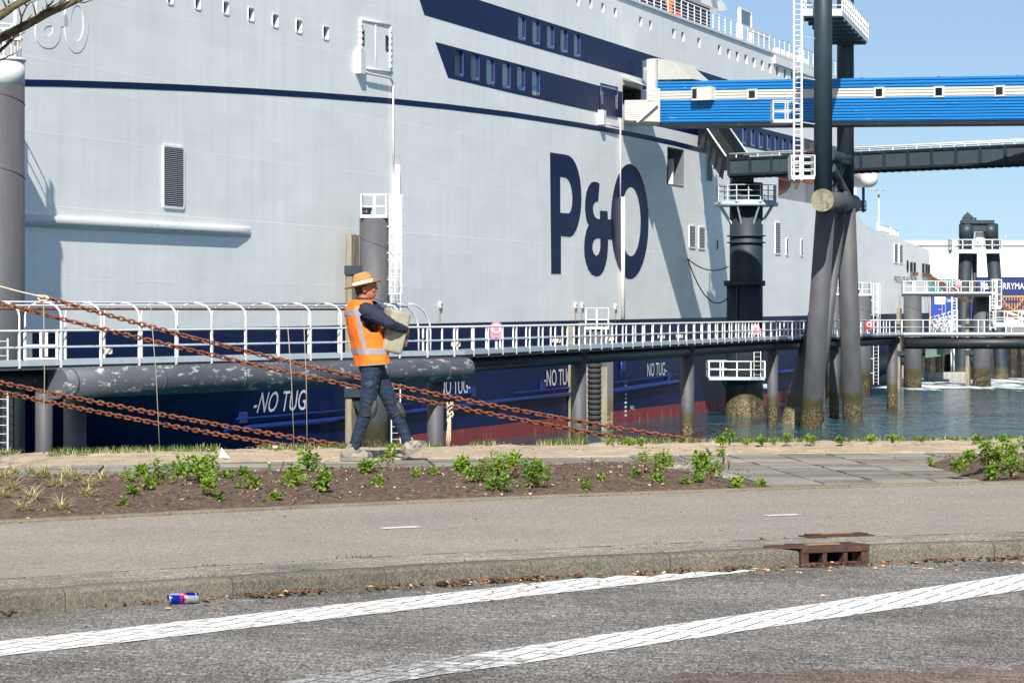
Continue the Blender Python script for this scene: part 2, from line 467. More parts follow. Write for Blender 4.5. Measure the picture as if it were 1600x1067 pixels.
bed(lambda y: -7.5, Lbed, 'planting_bed', '')
bed(lambda y: 3.86, lambda y: 8.0, 'planting_bed', '')
def bedheight(x, y):
    v = (y - Dbed(x) - .125) / (Dside(x) - .045 - Dbed(x)); return bedz(x, y, v) if 0 < v < 1 else 0.1
# verge and bank
def vz(x, y): return 0.098 + 0.022 * noise.noise(Vector((x * 1.7, y * 2.3, 9))) + 0.022 * noise.noise(Vector((x * 6, y * 6, 1)))
mb = MB(); mb.grid(lambda u, v: (lambda x, y: (x, y, 0.07 if v < 0.01 else max(vz(x, y), 0.104 if v < 0.12 else -1)))(-9 + 18 * u, Dverge(-9 + 18 * u) - 0.04 + (Dedge(-9 + 18 * u) - Dverge(-9 + 18 * u) + 0.1) * v), 220, 40)
verge = mb.build('sand_verge', SAND); tag(verge, kind='structure')
mb = MB(); mb.grid(lambda u, v: (lambda x: (x, Dedge(max(-14, min(14, x))) + 0.02 + 7 * v, 0.07 - 6.6 * v ** 0.8 + (0.0 if v < .05 else 0.25 * noise.noise(Vector((x, v * 7, 4))))))(-60 + 120 * u), 160, 20)
bank = mb.build('quay_bank', BANK); tag(bank, kind='structure')
mb = MB()
for sx in (-1, 1): mb.grid(lambda u, v: (lambda x: (x, Dk(max(-7, min(6.6, x))) - 1 + v * (Dedge(max(-14, min(14, x))) + 1 - Dk(max(-7, min(6.6, x)))), 0.06))(sx * (8.6 + 51 * u)), 30, 3, False)
o = mb.build('quay_ground', SAND); tag(o, kind='structure')
# cycle path dashes
for px, py, w_ in ((625, 824.5, 0.28), (1222, 805, 0.27)):
    p = G(px, py, ZP); s = (0.6 + 0.62 - 0.1 * p.x) / 2 - 0.02; a = math.atan(s)
    mb = MB(); mb.add([Matrix.Rotation(a, 3, 'Z') @ Vector(q) + Vector((p.x, p.y, ZP + 0.004)) for q in ((-w_ / 2, -.05, 0), (w_ / 2, -.05, 0), (w_ / 2, .05, 0), (-w_ / 2, .05, 0))], [(0, 1, 2, 3)])
    o = mb.build('path_marking', PAINT); tag(o, kind='structure')

# ---------------------------------------------------------------- water
def mat_water():
    k = NT('water'); v = k.scl((1.0, 0.45, 1)); y = k.sep()[1]; x = k.sep()[0]
    k.col(k.mix(k.ramp(k.noise(0.05, 3), [(0.3, 0.0), (0.7, 1.0)]), lin((12, 62, 72)), lin((24, 84, 94))))
    k.rough(0.06); k.b.inputs['IOR'].default_value = 1.22
    h = k.math('ADD', k.math('MULTIPLY', k.noise(0.5, 3, 0.5, vec=v), 1.0), k.math('MULTIPLY', k.noise(2.4, 3, 0.55, vec=v), 0.35))
    k.bump(h, 0.85, 0.5); return k.m
mb = MB(); mb.add([(-3000, 33, WZ), (3000, 33, WZ), (3000, 9000, WZ), (-3000, 9000, WZ)], [(0, 1, 2, 3)])
o = mb.build('water', mat_water()); tag(o, kind='structure')
# ---------------------------------------------------------------- the ferry (local frame: X along the side, Y up, Z outwards)
UX, UY = 0.31397, 0.94941
SHIPM = Matrix(((UX, 0, UY, 0.0), (UY, 0, -UX, 161.78), (0, 1, 0, 0), (0, 0, 0, 1)))
def hD(px): return 53.5 / (0.3307 - (px - 800) / F)
def hs(px): return (hD(px) - 161.78) / UY
def hz(px, py): return CZ + (HZ - py) * hD(px) / F
def H2(px, py): return (hs(px), hz(px, py))
def mat_hull(name, c, var, rough, navy=False):
    k = NT(name); ob = k.P(True)
    br = k.n('TexBrick'); br.offset = 0.37; br.inputs['Scale'].default_value = 1.0
    br.inputs['Color1'].default_value = (1 - var * .6, 1 - var * .6, 1 - var * .6, 1); br.inputs['Color2'].default_value = (1 + var * .2, 1 + var * .2, 1 + var * .2, 1)
    br.inputs['Mortar'].default_value = (1 + var * .9, 1 + var * .9, 1 + var * .9, 1)
    br.inputs['Mortar Size'].default_value = 0.012; br.inputs['Mortar Smooth'].default_value = 1.0
    br.inputs['Brick Width'].default_value = 2.9; br.inputs['Row Height'].default_value = 0.92
    k.l(ob, br.inputs['Vector'])
    big = k.n('TexBrick'); big.offset = 0.0
    for nm, v in (('Scale', 1.0), ('Mortar Size', 0.02), ('Mortar Smooth', 0.6), ('Brick Width', 11.5), ('Row Height', 2.75)): big.inputs[nm].default_value = v
    big.inputs['Color1'].default_value = big.inputs['Color2'].default_value = (1, 1, 1, 1); big.inputs['Mortar'].default_value = (1.12, 1.12, 1.12, 1) if not navy else (1.3, 1.3, 1.3, 1)
    k.l(ob, big.inputs['Vector'])
    cc = k.mix(1.0, c, br.outputs['Color'], 'MULTIPLY'); cc = k.mix(1.0, cc, big.outputs['Color'], 'MULTIPLY')
    streak = k.ramp(k.noise(1.0, 6, 0.7, vec=k.scl((1.6, 0.10, 1), obj=True)), [(0.30, 1.0 - var * 0.9), (0.62, 1.02)])
    cc = k.mix(1.0, cc, streak, 'MULTIPLY')
    blot = k.ramp(k.noise(0.12, 4), [(0.3, 1 - var * .8), (0.7, 1.03)]); cc = k.mix(1.0, cc, blot, 'MULTIPLY')
    rust = k.ramp(k.noise(2.2, 5, 0.75, vec=k.scl((2.2, 0.11, 1), obj=True)), [(0.70, 0.0), (0.79, 0.5)])
    cc = k.mix(rust, cc, lin((150, 108, 70)) if not navy else lin((30, 44, 84)))
    k.col(cc); k.rough(rough); k.b.inputs['Specular IOR Level'].default_value = 0.35 if not navy else 0.08
    wob = k.math('ADD', k.math('MULTIPLY', k.noise(0.55, 2, 0.5, vec=k.scl((0.5, 1.3, 1), obj=True)), 1.0), k.math('ADD', k.math('MULTIPLY', br.outputs['Fac'], 0.10), k.math('MULTIPLY', big.outputs['Fac'], 0.25)))
    k.bump(wob, 0.16, 0.14); return k.m
HULLW = mat_hull('hull_pale_paint', lin((240, 241, 238)), 0.07, 0.42)
NAVY = mat_hull('hull_navy_paint', lin((7, 28, 72)), 0.10, 0.40, True)
RED = M('hull_antifoul_red', lin((138, 52, 52)), 0.6, var=0.2, scale=1.2, dirt=lin((176, 150, 150)), dth=(0.56, 0.72), dscale=1.6, obj=True, stretch=(1.6, 0.25, 1))
BLUE = M('rail_blue_paint', lin((10, 38, 106)), 0.4, var=0.15, scale=2)
WHITE = M('white_steel_paint', (0.74, 0.74, 0.73), 0.45, var=0.06, scale=2)
GLASS = M('window_glass', lin((62, 84, 96)), 0.08, var=0.25, scale=0.35, spec=0.8)
GLASSD = M('dark_glass', lin((20, 26, 34)), 0.1, var=0.1, spec=0.7)
BLACK = M('dark_interior', lin((14, 14, 16)), 0.8)
LOUV = M('louvre_grey', lin((158, 164, 170)), 0.6, var=0.06)
LOUVD = M('louvre_dark', lin((84, 88, 94)), 0.8, var=0.1)
ORANGE = M('lifeboat_orange', lin((226, 96, 36)), 0.5, var=0.12)
BROWNB = M('lifeboat_rust_red', lin((120, 54, 34)), 0.55, var=0.25, scale=2)
LETTER = M('letter_white', (0.78, 0.78, 0.78), 0.5)
GREYL = M('letter_grey', lin((108, 116, 128)), 0.6)
ship = thing('ferry', (0, 0, 0), 'huge pale grey ferry with navy bands and a navy boot top moored behind the walkway', 'ferry', mw=SHIPM)
def sp(mb, name, mat, parent=None): return mb.build(name, mat, parent or ship, local=True)
def sgo(s): return 161.78 + UY * s
def flare(s, z):                                                   # how far the lower bow and stern fall back from the side plane
    D = sgo(s); o = 0.0
    if D < 134 and z < -0.9:
        g = min(1.0, (134 - D) / 30.0); o -= (0.50 + 1.6 * g) * g ** 0.55 * (-0.9 - z)
    if D > 240 and z < -2.6:
        g = (D - 240) / 48.0; o -= 2.2 * g * g * (-2.6 - z)
    return o
def blz(s): return 0.93 + (sgo(s) - 151) * 0.0037                  # top of the navy boot top
s0, s1 = hs(-140), hs(1452)
ZTOP = 21.6
# side plating with its openings
outer = [(s0, -0.9), (s1, -0.9), (s1, hz(1452, 391)), (hs(1362), hz(1362, 357)), (hs(1352), hz(1352, 351)), (hs(1344), hz(1344, 341)), (hs(1339), 10.4),
         (hs(1216), 10.4), (hs(1216), 12.5), (hs(1256), 12.5), (hs(1256), 15.6), (hs(1338), 15.6), (hs(1338), ZTOP), (s0, ZTOP)]
holes = []; smallw = []
for px, py in ((266, -3), (309, 5), (353, 13), (392, 23), (430, 33), (467, 42), (509, 52)): smallw.append((px, py, 8.5, 19))
for px, py in ((903, 2.5), (923, 6), (942, 12.6), (961.5, 20), (1001, 34), (1016.5, 40), (1052.6, 52.6), (1067, 58), (1092, 67), (1124, 78), (1138.5, 84), (1152, 88.6), (1165.6, 93), (1178, 98), (1191, 102.5), (1203, 107), (1215, 111.5), (1227, 116), (1238, 119.5)): smallw.append((px, py, 4.6, 14.5))
bandw = [(717, 100, 13, 41), (742, 106, 13, 41), (766, 113, 12.5, 40), (791, 119.5, 12.5, 40), (814, 123.5, 12, 38), (837, 131, 12, 38),
         (815, 45, 11.5, 37), (837.5, 52, 11.5, 37), (860, 58.7, 11, 36), (881, 65, 10.5, 36), (901.5, 72, 10, 36),
         (1162.6, 213, 6.2, 27), (1176, 216.5, 6.2, 27), (1188.4, 220, 6, 26), (1201, 223.6, 6, 26), (1213, 226.6, 5.6, 26), (1225, 229.5, 5.6, 25), (1236, 232.5, 5.2, 25)]
def wrect(px, py, w_, h_, r):
    a, b = hs(px - w_ / 2), hs(px + w_ / 2); zc = hz(px, py); hh = h_ / 2 * hD(px) / F
    return ((a + b) / 2, zc, (b - a) / 2, hh, min(r, (b - a) / 2.2, hh / 2.2))
for wv in smallw: holes.append(rrect(*wrect(*wv, 0.12))[::-1])
for wv in bandw: holes.append(rrect(*wrect(*wv, 0.22))[::-1])
doors = [(986.5, 151, 28, 26), (1055, 261, 25, 56)]
for dv in doors: holes.append(rrect(*wrect(*dv, 0.15))[::-1])
mb = MB(); mb.poly(outer, holes); hull = sp(mb, 'hull', HULLW)
def reveal(loop, depth, mat_r, mat_g, name, fr=None):
    k = len(loop); mb = MB(); vs = [(p[0], p[1], 0.0) for p in loop] + [(p[0], p[1], -depth) for p in loop]
    mb.add(vs, [(i, (i + 1) % k, k + (i + 1) % k, k + i) for i in range(k)])
    if fr:
        cx = sum(p[0] for p in loop) / k; cy = sum(p[1] for p in loop) / k
        big = [(cx + (p[0] - cx) * (1 + fr / (abs(max(q[0] for q in loop) - cx))), cy + (p[1] - cy) * (1 + fr / (max(q[1] for q in loop) - cy))) for p in loop]
        o_ = len(mb.v); mb.add([(p[0], p[1], 0.03) for p in loop] + [(p[0], p[1], 0.03) for p in big] + [(p[0], p[1], -0.002) for p in big],
               [(i, (i + 1) % k, k + (i + 1) % k, k + i) for i in range(k)] + [(k + i, k + (i + 1) % k, 2 * k + (i + 1) % k, 2 * k + i) for i in range(k)])
    o = sp(mb, name, mat_r)
    g = MB(); g.add([(p[0], p[1], -depth + 0.01) for p in loop], [tuple(range(k))])
    sp(g, 'pane', mat_g, o); return o
for wv in smallw: reveal(rrect(*wrect(*wv, 0.12)), 0.17, WHITE, GLASSD, 'window', 0.05 if wv[2] > 6 else None)
for i, wv in enumerate(bandw): reveal(rrect(*wrect(*wv, 0.22)), 0.10, BLUE, GLASSD if i == 0 else GLASS, 'window')
for dv in doors:
    lp = rrect(*wrect(*dv, 0.15)); o = reveal(lp, 1.6, M('door_lining', lin((96, 100, 104)), .7), BLACK, 'side_door', 0.07)
# navy bands, stripe and letters painted on the side
def onhull(pts): return [H2(x, y) for x, y in pts]
def cutouts(rows): return [rrect(*wrect(*wv, 0.22))[::-1] for wv in rows]
mb = MB(); mb.poly(onhull([(640, -48), (663, 24), (800, 64.5), (1007, 124), (1170, 171), (1300, 208.5), (1300, 177), (1140, 126), (800, 17), (690, -18)]), cutouts(bandw[6:11]), 0.012); sp(mb, 'navy_band', NAVY)
mb = MB(); mb.poly(onhull([(680, 66), (700, 122), (800, 146), (972, 184.5), (972, 144), (800, 98)]), cutouts(bandw[:6]), 0.012); sp(mb, 'navy_band', NAVY)
mb = MB(); mb.poly(onhull([(1001, 158), (1001, 191), (1154, 227), (1219, 241.5), (1254, 249.5), (1254, 217), (1186, 199.7), (1040, 161)]), cutouts(bandw[11:]), 0.012); sp(mb, 'navy_band', NAVY)
cen = [(-100, 128.6), (-40, 128.8), (40, 129.8), (100, 130.8), (200, 134), (300, 138), (400, 143.3), (500, 149.5), (600, 157.3), (700, 167.3), (800, 179.5), (900, 195), (960, 205.3), (1000, 213), (1050, 223.5), (1100, 236)]
th = [5.6 - 1.9 * (x + 100) / 1200 for x, y in cen]
mb = MB(); mb.poly(onhull([(x, y + t) for (x, y), t in zip(cen, th)] + [(x, y - t) for (x, y), t in zip(cen, th)][::-1]), (), 0.012); sp(mb, 'stripe', NAVY)
def zl(pts): return [(840 + x / 4.637, 220 + y / 4.637) for x, y in pts]
def dense(pts, n=3): return [(a[0] + (b[0] - a[0]) * i / n, a[1] + (b[1] - a[1]) * i / n) for a, b in zip(pts, pts[1:] + pts[:1]) for i in range(n)]
LP = [(88, 85), (200, 101), (228, 110), (252, 130), (275, 168), (294, 222), (307, 285), (315, 360), (317, 430), (311, 520), (298, 590), (280, 645), (258, 684), (235, 698), (168, 691), (168, 966), (97, 965)]
LPh = [(163, 263), (200, 269), (220, 284), (236, 318), (246, 362), (250, 410), (248, 465), (240, 505), (228, 527), (163, 522)]
LA = [(448, 313), (430, 300), (405, 297), (385, 306), (366, 335), (352, 375), (343, 440), (342, 500), (350, 565), (358, 592), (368, 611), (352, 650), (341, 700), (335, 770), (338, 830), (348, 885), (366, 935), (390, 970), (424, 985), (452, 977), (475, 948), (492, 900), (503, 845), (508, 790), (510, 716), (560, 718), (552, 573), (508, 570), (506, 511), (450, 506), (450, 568), (432, 566), (416, 553), (404, 525), (400, 490), (405, 462), (418, 446), (438, 440)]
LAh = [(453, 710), (428, 707), (408, 722), (397, 752), (396, 785), (406, 818), (424, 834), (440, 822), (450, 795), (453, 770)]
LO = ellipse(666, 586, 137, 417, 56, 0.035); LOh = ellipse(674, 587, 71, 250, 44, 0.03)
def letter(outl, hol, name='painted_letter', mat=NAVY, mp=zl, z=0.014, thk=0.0):
    mb = MB(); mb.poly(onhull(mp(outl)), [onhull(mp(hol))[::-1]] if hol else (), z, thk); return sp(mb, name, mat)
def grow(pts, d):
    n = len(pts); out = []
    area = sum(pts[i][0] * pts[(i + 1) % n][1] - pts[(i + 1) % n][0] * pts[i][1] for i in range(n)); sg = 1 if area > 0 else -1
    for i in range(n):
        a, b, c = Vector(pts[i - 1]), Vector(pts[i]), Vector(pts[(i + 1) % n])
        t = ((b - a).normalized() + (c - b).normalized()); t = t.normalized() if t.length > .05 else (c - b).normalized()
        out.append((b.x + t.y * d * sg, b.y - t.x * d * sg))
    return out
for nm, a, b in (('P', LP, LPh), ('&', LA, LAh), ('O', LO, LOh)):
    o = letter(a, b); o['label'] = 'navy painted letter ' + nm + ' on the pale ferry side'
    letter(grow(a, 7), grow(b, -7), 'letter_border', M('border_white', (0.85, 0.86, 0.86), 0.45), z=0.007)
# raised letters welded on the bow, painted over
def bow(pts): return [(100 + (x - 530) * 0.1392, -10 + (y - 170) * 0.1118) for x, y in pts]
def bow2(pts): return [(54 + (x - 335) * 0.235, -12 + (y - 297) * 0.128) for x, y in pts]
letter(LO, LOh, 'raised_letter', HULLW, bow, 0.0, 0.02); letter(LA, LAh, 'raised_letter', HULLW, bow2, 0.0, 0.02)
# boot top (navy) over the lower plating, antifouling below
def lower(zf0, zf1, nz, off, name, mat, sa=s0, sb=s1):
    mb = MB()
    def fn(u, v):
        s = sa + (sb - sa) * u; z = zf0(s) + (zf1(s) - zf0(s)) * v
        return (s, z, flare(s, z) + off)
    mb.grid(fn, 170, nz); return sp(mb, name, mat)
mb = MB(); mb.poly([(s0, -0.9), (s1, -0.9), (s1, blz(s1)), (s0, blz(s0))], (), 0.010); sp(mb, 'boot_top', NAVY)
lower(lambda s: -4.72, lambda s: -0.9, 10, 0.0, 'lower_hull', NAVY)
lower(lambda s: -7.0, lambda s: -4.72, 4, 0.0, 'bottom_hull', RED)
# bow round, decks and transom close the hull
mb = MB()
def bowf(u, v):
    a = u * math.pi / 2; z = -7 + v * (ZTOP + 7); fl = flare(s0, z)
    hw = 15.5 + fl * 0.9
    return (s0 - 26 * math.sin(a) * (1 + (0.25 if z > 0 else 0.25 + fl * .04)), z, fl - (hw) * (1 - math.cos(a)))
mb.grid(bowf, 20, 20); sp(mb, 'bow', HULLW)
mb = MB(); mb.add([(s0, ZTOP, 0), (hs(1338), ZTOP, 0), (hs(1338), ZTOP, -30), (s0, ZTOP, -30)], [(0, 1, 2, 3)])
mb.add([(hs(1216), 10.3, 0), (s1, hz(1452, 391) - 0.05, 0), (s1, hz(1452, 391) - 0.05, -30), (hs(1216), 10.3, -30)], [(0, 1, 2, 3)])
mb.add([(hs(1338), ZTOP, 0), (hs(1338), 10.2, 0), (hs(1338), 10.2, -30), (hs(1338), ZTOP, -30)], [(0, 1, 2, 3)])
mb.add([(s1, -7, -4), (s1, hz(1452, 391), 0), (s1, hz(1452, 391), -30), (s1, -7, -26)], [(0, 1, 2, 3)]); sp(mb, 'deck', WHITE)
# lifeboat recess and boats
mb = MB(); mb.box(((hs(1216) + hs(1338)) / 2, 13, -4.6), (hs(1338) - hs(1216) - 0.2, 5.6, 0.2)); sp(mb, 'recess_wall', HULLW)
def lifeboat(sc, zc, mat, mat2):
    mb = MB(); vs = []
    L = 4.3
    def fn(u, v):
        t = -1 + 2 * u; a = 2 * math.pi * v; w_ = max(0.02, (1 - abs(t) ** 2.6)) ** 0.6
        yy = math.sin(a); return (sc + t * L, zc + (1.15 * yy if yy > 0 else 1.3 * yy) * w_ + 0.25 * t * t, -1.7 + 1.4 * math.cos(a) * w_)
    mb.grid(fn, 16, 14); o = sp(mb, 'lifeboat', mat)
    k = MB(); k.bar((sc - L * .98, zc, -1.7), (sc + L * .98, zc, -1.7), 2.9, 0.14, up=(0, 1, 0)); sp(k, 'rubbing_strake', mat2, o)
    c = MB(); c.box((sc - 1.2, zc + 1.2, -1.7), (2.6, .7, 1.5)); sp(c, 'canopy', mat, o)
    for dx in (-3, 3):
        d = MB(); d.bar((sc + dx, zc - 1.6, -3.6), (sc + dx, zc + 2.6, -2.4), .35, .35); d.bar((sc + dx, zc + 2.6, -2.4), (sc + dx, zc + 2.4, -.8), .3, .3); sp(d, 'davit', WHITE, o)
lifeboat((hs(1218) + hs(1252)) / 2 + .3, 12.0, BROWNB, ORANGE)
lifeboat((hs(1262) + hs(1330)) / 2, 13.6, ORANGE, BROWNB)
# top deck: rail, deckhouse, roof
for z in (0.25, 0.45, 0.65, 0.85, 1.1):
    mb = MB(); mb.tube([(hs(930), ZTOP + z * 1.15, -0.12), (hs(1338), ZTOP + z * 1.15, -0.12)], 0.022 if z < 1.1 else 0.035, 6); sp(mb, 'deck_rail', WHITE)
pm = MB(); pm.bar((0, 0, 0), (0, 1.27, 0), 0.07, 0.07, up=(1, 0, 0)); pm = pm.mesh('rail_post', WHITE)
s = hs(930)
while s < hs(1338): link('rail_post', pm, ship, True, Matrix.Translation((s, ZTOP, -0.12))); s += 1.75
mb = MB(); mb.bar((s0, ZTOP - .05, 0.06), (hs(1338), ZTOP - .05, 0.06), 0.12, 0.18, up=(0, 1, 0)); sp(mb, 'deck_edge', WHITE)
mb = MB(); mb.bar((hs(1208), ZTOP - .55, 0.10), (hs(1330), ZTOP - .55, 0.10), 0.2, 0.6, up=(0, 1, 0)); sp(mb, 'deck_edge', HULLW)
mb = MB(); mb.box(((s0 + hs(1172)) / 2, ZTOP + 1.35, -4.6), (hs(1172) - s0, 2.7, 3.0)); sp(mb, 'deckhouse', NAVY)
mb = MB(); a, b = s0, hs(1188)
mb.poly([(a, ZTOP + 2.7), (b - 1.5, ZTOP + 2.7), (b, ZTOP + 2.95), (b - .6, ZTOP + 3.3), (b - 6, ZTOP + 4.2), (a, ZTOP + 5.8)], (), -9, 6.4); sp(mb, 'deckhouse_roof', HULLW)
for px in (1118, 1141, 1167, 1098):
    mb = MB(); mb.box((hs(px), ZTOP + 3.4, -2.5), (1.5, .25, .35)); mb.box((hs(px), ZTOP + 3.62, -2.5), (.2, .2, .2)); sp(mb, 'roof_light', M('lamp_beige', lin((190, 182, 160)), .6))
for px, zz, c in ((1122, .55, (190, 40, 70)), (1152, .6, (205, 60, 40)), (1160, .7, (205, 60, 40))):
    mb = MB()
    if px == 1122: mb.box((hs(px), ZTOP + .75, -2.9), (.75, 1.5, .35))
    else: mb.lathe([(.22, -.06), (.38, -.06), (.42, 0), (.38, .06), (.22, .06), (.2, 0), (.22, -.06)], (hs(px), ZTOP + .85, -2.95), 18)
    sp(mb, 'fire_locker' if px == 1122 else 'life_ring', M('safety_%d' % px, lin(c), .5))
mb = MB(); mb.box((hs(1203), ZTOP + 1.5, -1.5), (.18, 3.0, .18)); mb.box((hs(1186), ZTOP + 1.5, -1.5), (.25, 3.0, .25)); mb.bar((hs(1186), ZTOP + 3.0, -1.5), (hs(1203), ZTOP + 3.0, -1.5), .14, .14); mb.bar((hs(1165), ZTOP + 1.2, -.3), (hs(1205), ZTOP + 1.0, -.3), .1, .3, up=(0, 1, 0)); sp(mb, 'deck_gate', WHITE)
mb = MB(); mb.box(((hs(1187) + hs(1202)) / 2, ZTOP + 2.4, -1.5), (hs(1202) - hs(1187), 1.1, .05)); sp(mb, 'glass_screen', GLASS)
for px in (1231, 1239, 1247, 1255, 1262, 1268, 1275):
    mb = MB(); mb.lathe([(0, -.45), (.3, -.42), (.34, 0), (.3, .42), (0, .45)], (hs(px), ZTOP + .5, -.9), 10, Matrix.Rotation(R(90), 3, 'Y')); mb.box((hs(px), ZTOP + .12, -.9), (.5, .24, .5)); sp(mb, 'raft_canister', WHITE)
# vents with their slats
def louvre(x0, x1, y0, y1, n, open_=True):
    a, b = hs(x0), hs(x1); xm = (x0 + x1) / 2; zt, zb = hz(xm, y0), hz(xm, y1)
    mb = MB(); lp = rrect((a + b) / 2, (zt + zb) / 2, (b - a) / 2, (zt - zb) / 2, .12); mb.poly(lp, (), 0.005, .03)
    root = sp(mb, 'vent', LOUVD)
    fm = MB(); t = 0.09
    fm.poly(rrect((a + b) / 2, (zt + zb) / 2, (b - a) / 2 + t, (zt - zb) / 2 + t, .15), [lp[::-1]], 0.004, .055); sp(fm, 'frame', HULLW, root)
    if n < 22:
        ml = MB(); ml.add([(-.5, -.04, .005), (.5, -.04, .005), (.5, .045, -.04), (-.5, .045, -.04), (-.5, -.06, .0), (.5, -.06, .0)], [(0, 1, 2, 3), (4, 5, 1, 0)]); ml = ml.mesh('slat', LOUV)
    else: ml = MB(); ml.add([(-.5, -.05, .01), (.5, -.05, .01), (.5, .03, -.05), (-.5, .03, -.05)], [(0, 1, 2, 3)]); ml = ml.mesh('slat', LOUV)
    for i in range(n):
        z = zb + (zt - zb) * (i + .5) / n
        link('slat', ml, root, True, Matrix.Translation(((a + b) / 2, z, .055)) @ Matrix.Diagonal((b - a - .02, (zt - zb) / n / .15, 1, 1)))
louvre(255, 285.5, 231, 323, 30)
for v in ((1103, 1112, 247, 283, 14), (1076.5, 1085.5, 354, 386, 14), (1091.5, 1100.5, 356, 388, 14), (1118.5, 1121.5, 375, 390, 8), (1211, 1219, 349, 396, 16), (1228, 1231, 374, 398, 10), (1251, 1254, 375, 399, 10), (1397, 1402, 382, 410, 12), (1405, 1410, 383, 411, 12)): louvre(*v)
# shell door with two narrow lights, frame and hinges
def hullframe(x0, y0, x1, y1, w_, prot, name, mat):
    p = [(hs(x0), hz(x0, y0)), (hs(x1), hz(x1, y0 + (x1 - x0) * .24)), (hs(x1), hz(x1, y1 + (x1 - x0) * .2)), (hs(x0), hz(x0, y1))]
    mb = MB()
    for a, b in zip(p, p[1:] + p[:1]): mb.tube([(a[0], a[1], prot), (b[0], b[1], prot)], w_, 8)
    return sp(mb, name, mat), p
sd, p = hullframe(562.5, 30, 608.5, 105, 0.07, 0.03, 'shell_door', WHITE)
mb = MB(); mb.poly([p[0], p[3], p[2], p[1]], (), 0.004, 0.03); sp(mb, 'door_leaf', HULLW, sd)
mb = MB(); mb.tube([(hs(585.5), hz(585.5, 37), .04), (hs(585.5), hz(585.5, 108), .04)], .03, 6); sp(mb, 'door_seam', WHITE, sd)
for px, py in ((566, 59.5), (603.7, 68.5)):
    mb = MB(); c = wrect(px, py, 4.6, 25, .05); mb.poly(rrect(*c), (), .03, .02); sp(mb, 'door_light', GLASSD, sd)
for i in range(7):
    for px, y0 in ((562.5, 38), (608.5, 48)):
        mb = MB(); mb.box((hs(px), hz(px, y0 + i * 9.3), .06), (.22, .16, .14)); sp(mb, 'hinge', WHITE, sd)
mb = MB(); mb.tube([(hs(562), hz(562, 108), .15), (hs(568), hz(568, 115), .2), (hs(604), hz(604, 122.5), .2), (hs(610), hz(610, 130), .12)], .06, 8); mb.box((hs(558.5), hz(558.5, 98), .15), (.6, 1.1, .3)); sp(mb, 'door_gutter', WHITE, sd)
# pipes running down the side
mb = MB(); mb.tube([(hs(611.3), hz(611.3, 130), .1), (hs(611.9), hz(612, 262), .1)], .045, 8); mb.tube([(hs(617), hz(617, 258), .14), (hs(617), hz(617, 475), .14)], .13, 10); mb.tube([(hs(620.8), hz(620.8, 262), .12), (hs(620.8), hz(620.8, 470), .12)], .05, 8); sp(mb, 'drain_pipe', WHITE)
mb = MB(); mb.tube([(hs(967), hz(967, 186), .1), (hs(967), hz(967, 310), .1)], .045, 8); mb.tube([(hs(970), hz(970, 308), .14), (hs(970), hz(970, 498), .14)], .14, 10); sp(mb, 'drain_pipe', WHITE)
# long half round fender on the bow
mb = MB(); fs_, fe = hs(-140), hs(391); zc = lambda s: 4.88 + (s - fs_) * 0.005
ring = []; N = 40
for i in range(N + 1):
    s = fs_ + (fe - fs_) * i / N; t = 1.0 if i < N - 2 else (0.75 if i == N - 2 else (.5 if i == N - 1 else .12))
    for j in range(9):
        a = math.pi / 2 - math.pi * j / 8; ring.append((s, zc(s) + .24 * math.sin(a), 0.27 * math.cos(a) * t))
mb.add(ring, [(i * 9 + j, i * 9 + j + 1, i * 9 + j + 10, i * 9 + j + 9) for i in range(N) for j in range(8)], True)
sp(mb, 'bow_fender', M('fender_rusty_white', lin((205, 208, 206)), .5, var=.05, dirt=lin((120, 76, 44)), dth=(.62, .68), dscale=3.2, obj=True, stretch=(.5, 3.0, 1)))
# rub rails on the boot top
def rail(pts, r, name='rub_rail', mat=BLUE, off=0.1):
    pts = [(a[0] + (b[0] - a[0]) * i / 14, a[1] + (b[1] - a[1]) * i / 14) for a, b in zip(pts, pts[1:]) for i in range(14)] + [pts[-1]]; mb = MB(); q = [(hs(x), hz(x, y), flare(hs(x), hz(x, y)) + off) for x, y in pts]; mb.tube(q, r, 8); sp(mb, name, mat)
rail([(385, 671), (535, 653.5), (640, 643), (790, 625.5), (890, 615)], .13); rail([(945, 612.5), (1057, 596)], .2)
rail([(395, 655), (535, 640), (640, 630)], .05); rail([(800, 614), (893, 605)], .05); rail([(945, 599), (1057, 585)], .05); rail([(1210, 582), (1300, 573)], .2)
rail([(676, 620), (737, 613.5)], .05)
for px, py in ((404, 652), (737, 612), (847, 603), (1043, 588), (700, 558), (876, 553), (951, 563), (1004, 538)):
    mb = MB(); s, z = H2(px, py); mb.box((s, z, flare(s, z) + .05), (.75, .5, .12)); mb.box((s, z, flare(s, z) + .09), (.4, .25, .1)); sp(mb, 'hull_fitting', BLUE)
mb = MB(); mb.tube([(hs(968.5), hz(968.5, 555), .1), (hs(968.5), hz(968.5, 600), .1)], .05, 8); mb.box((hs(971), hz(971, 562), .1), (.5, 1.3, .2)); sp(mb, 'drain_pipe', BLUE)
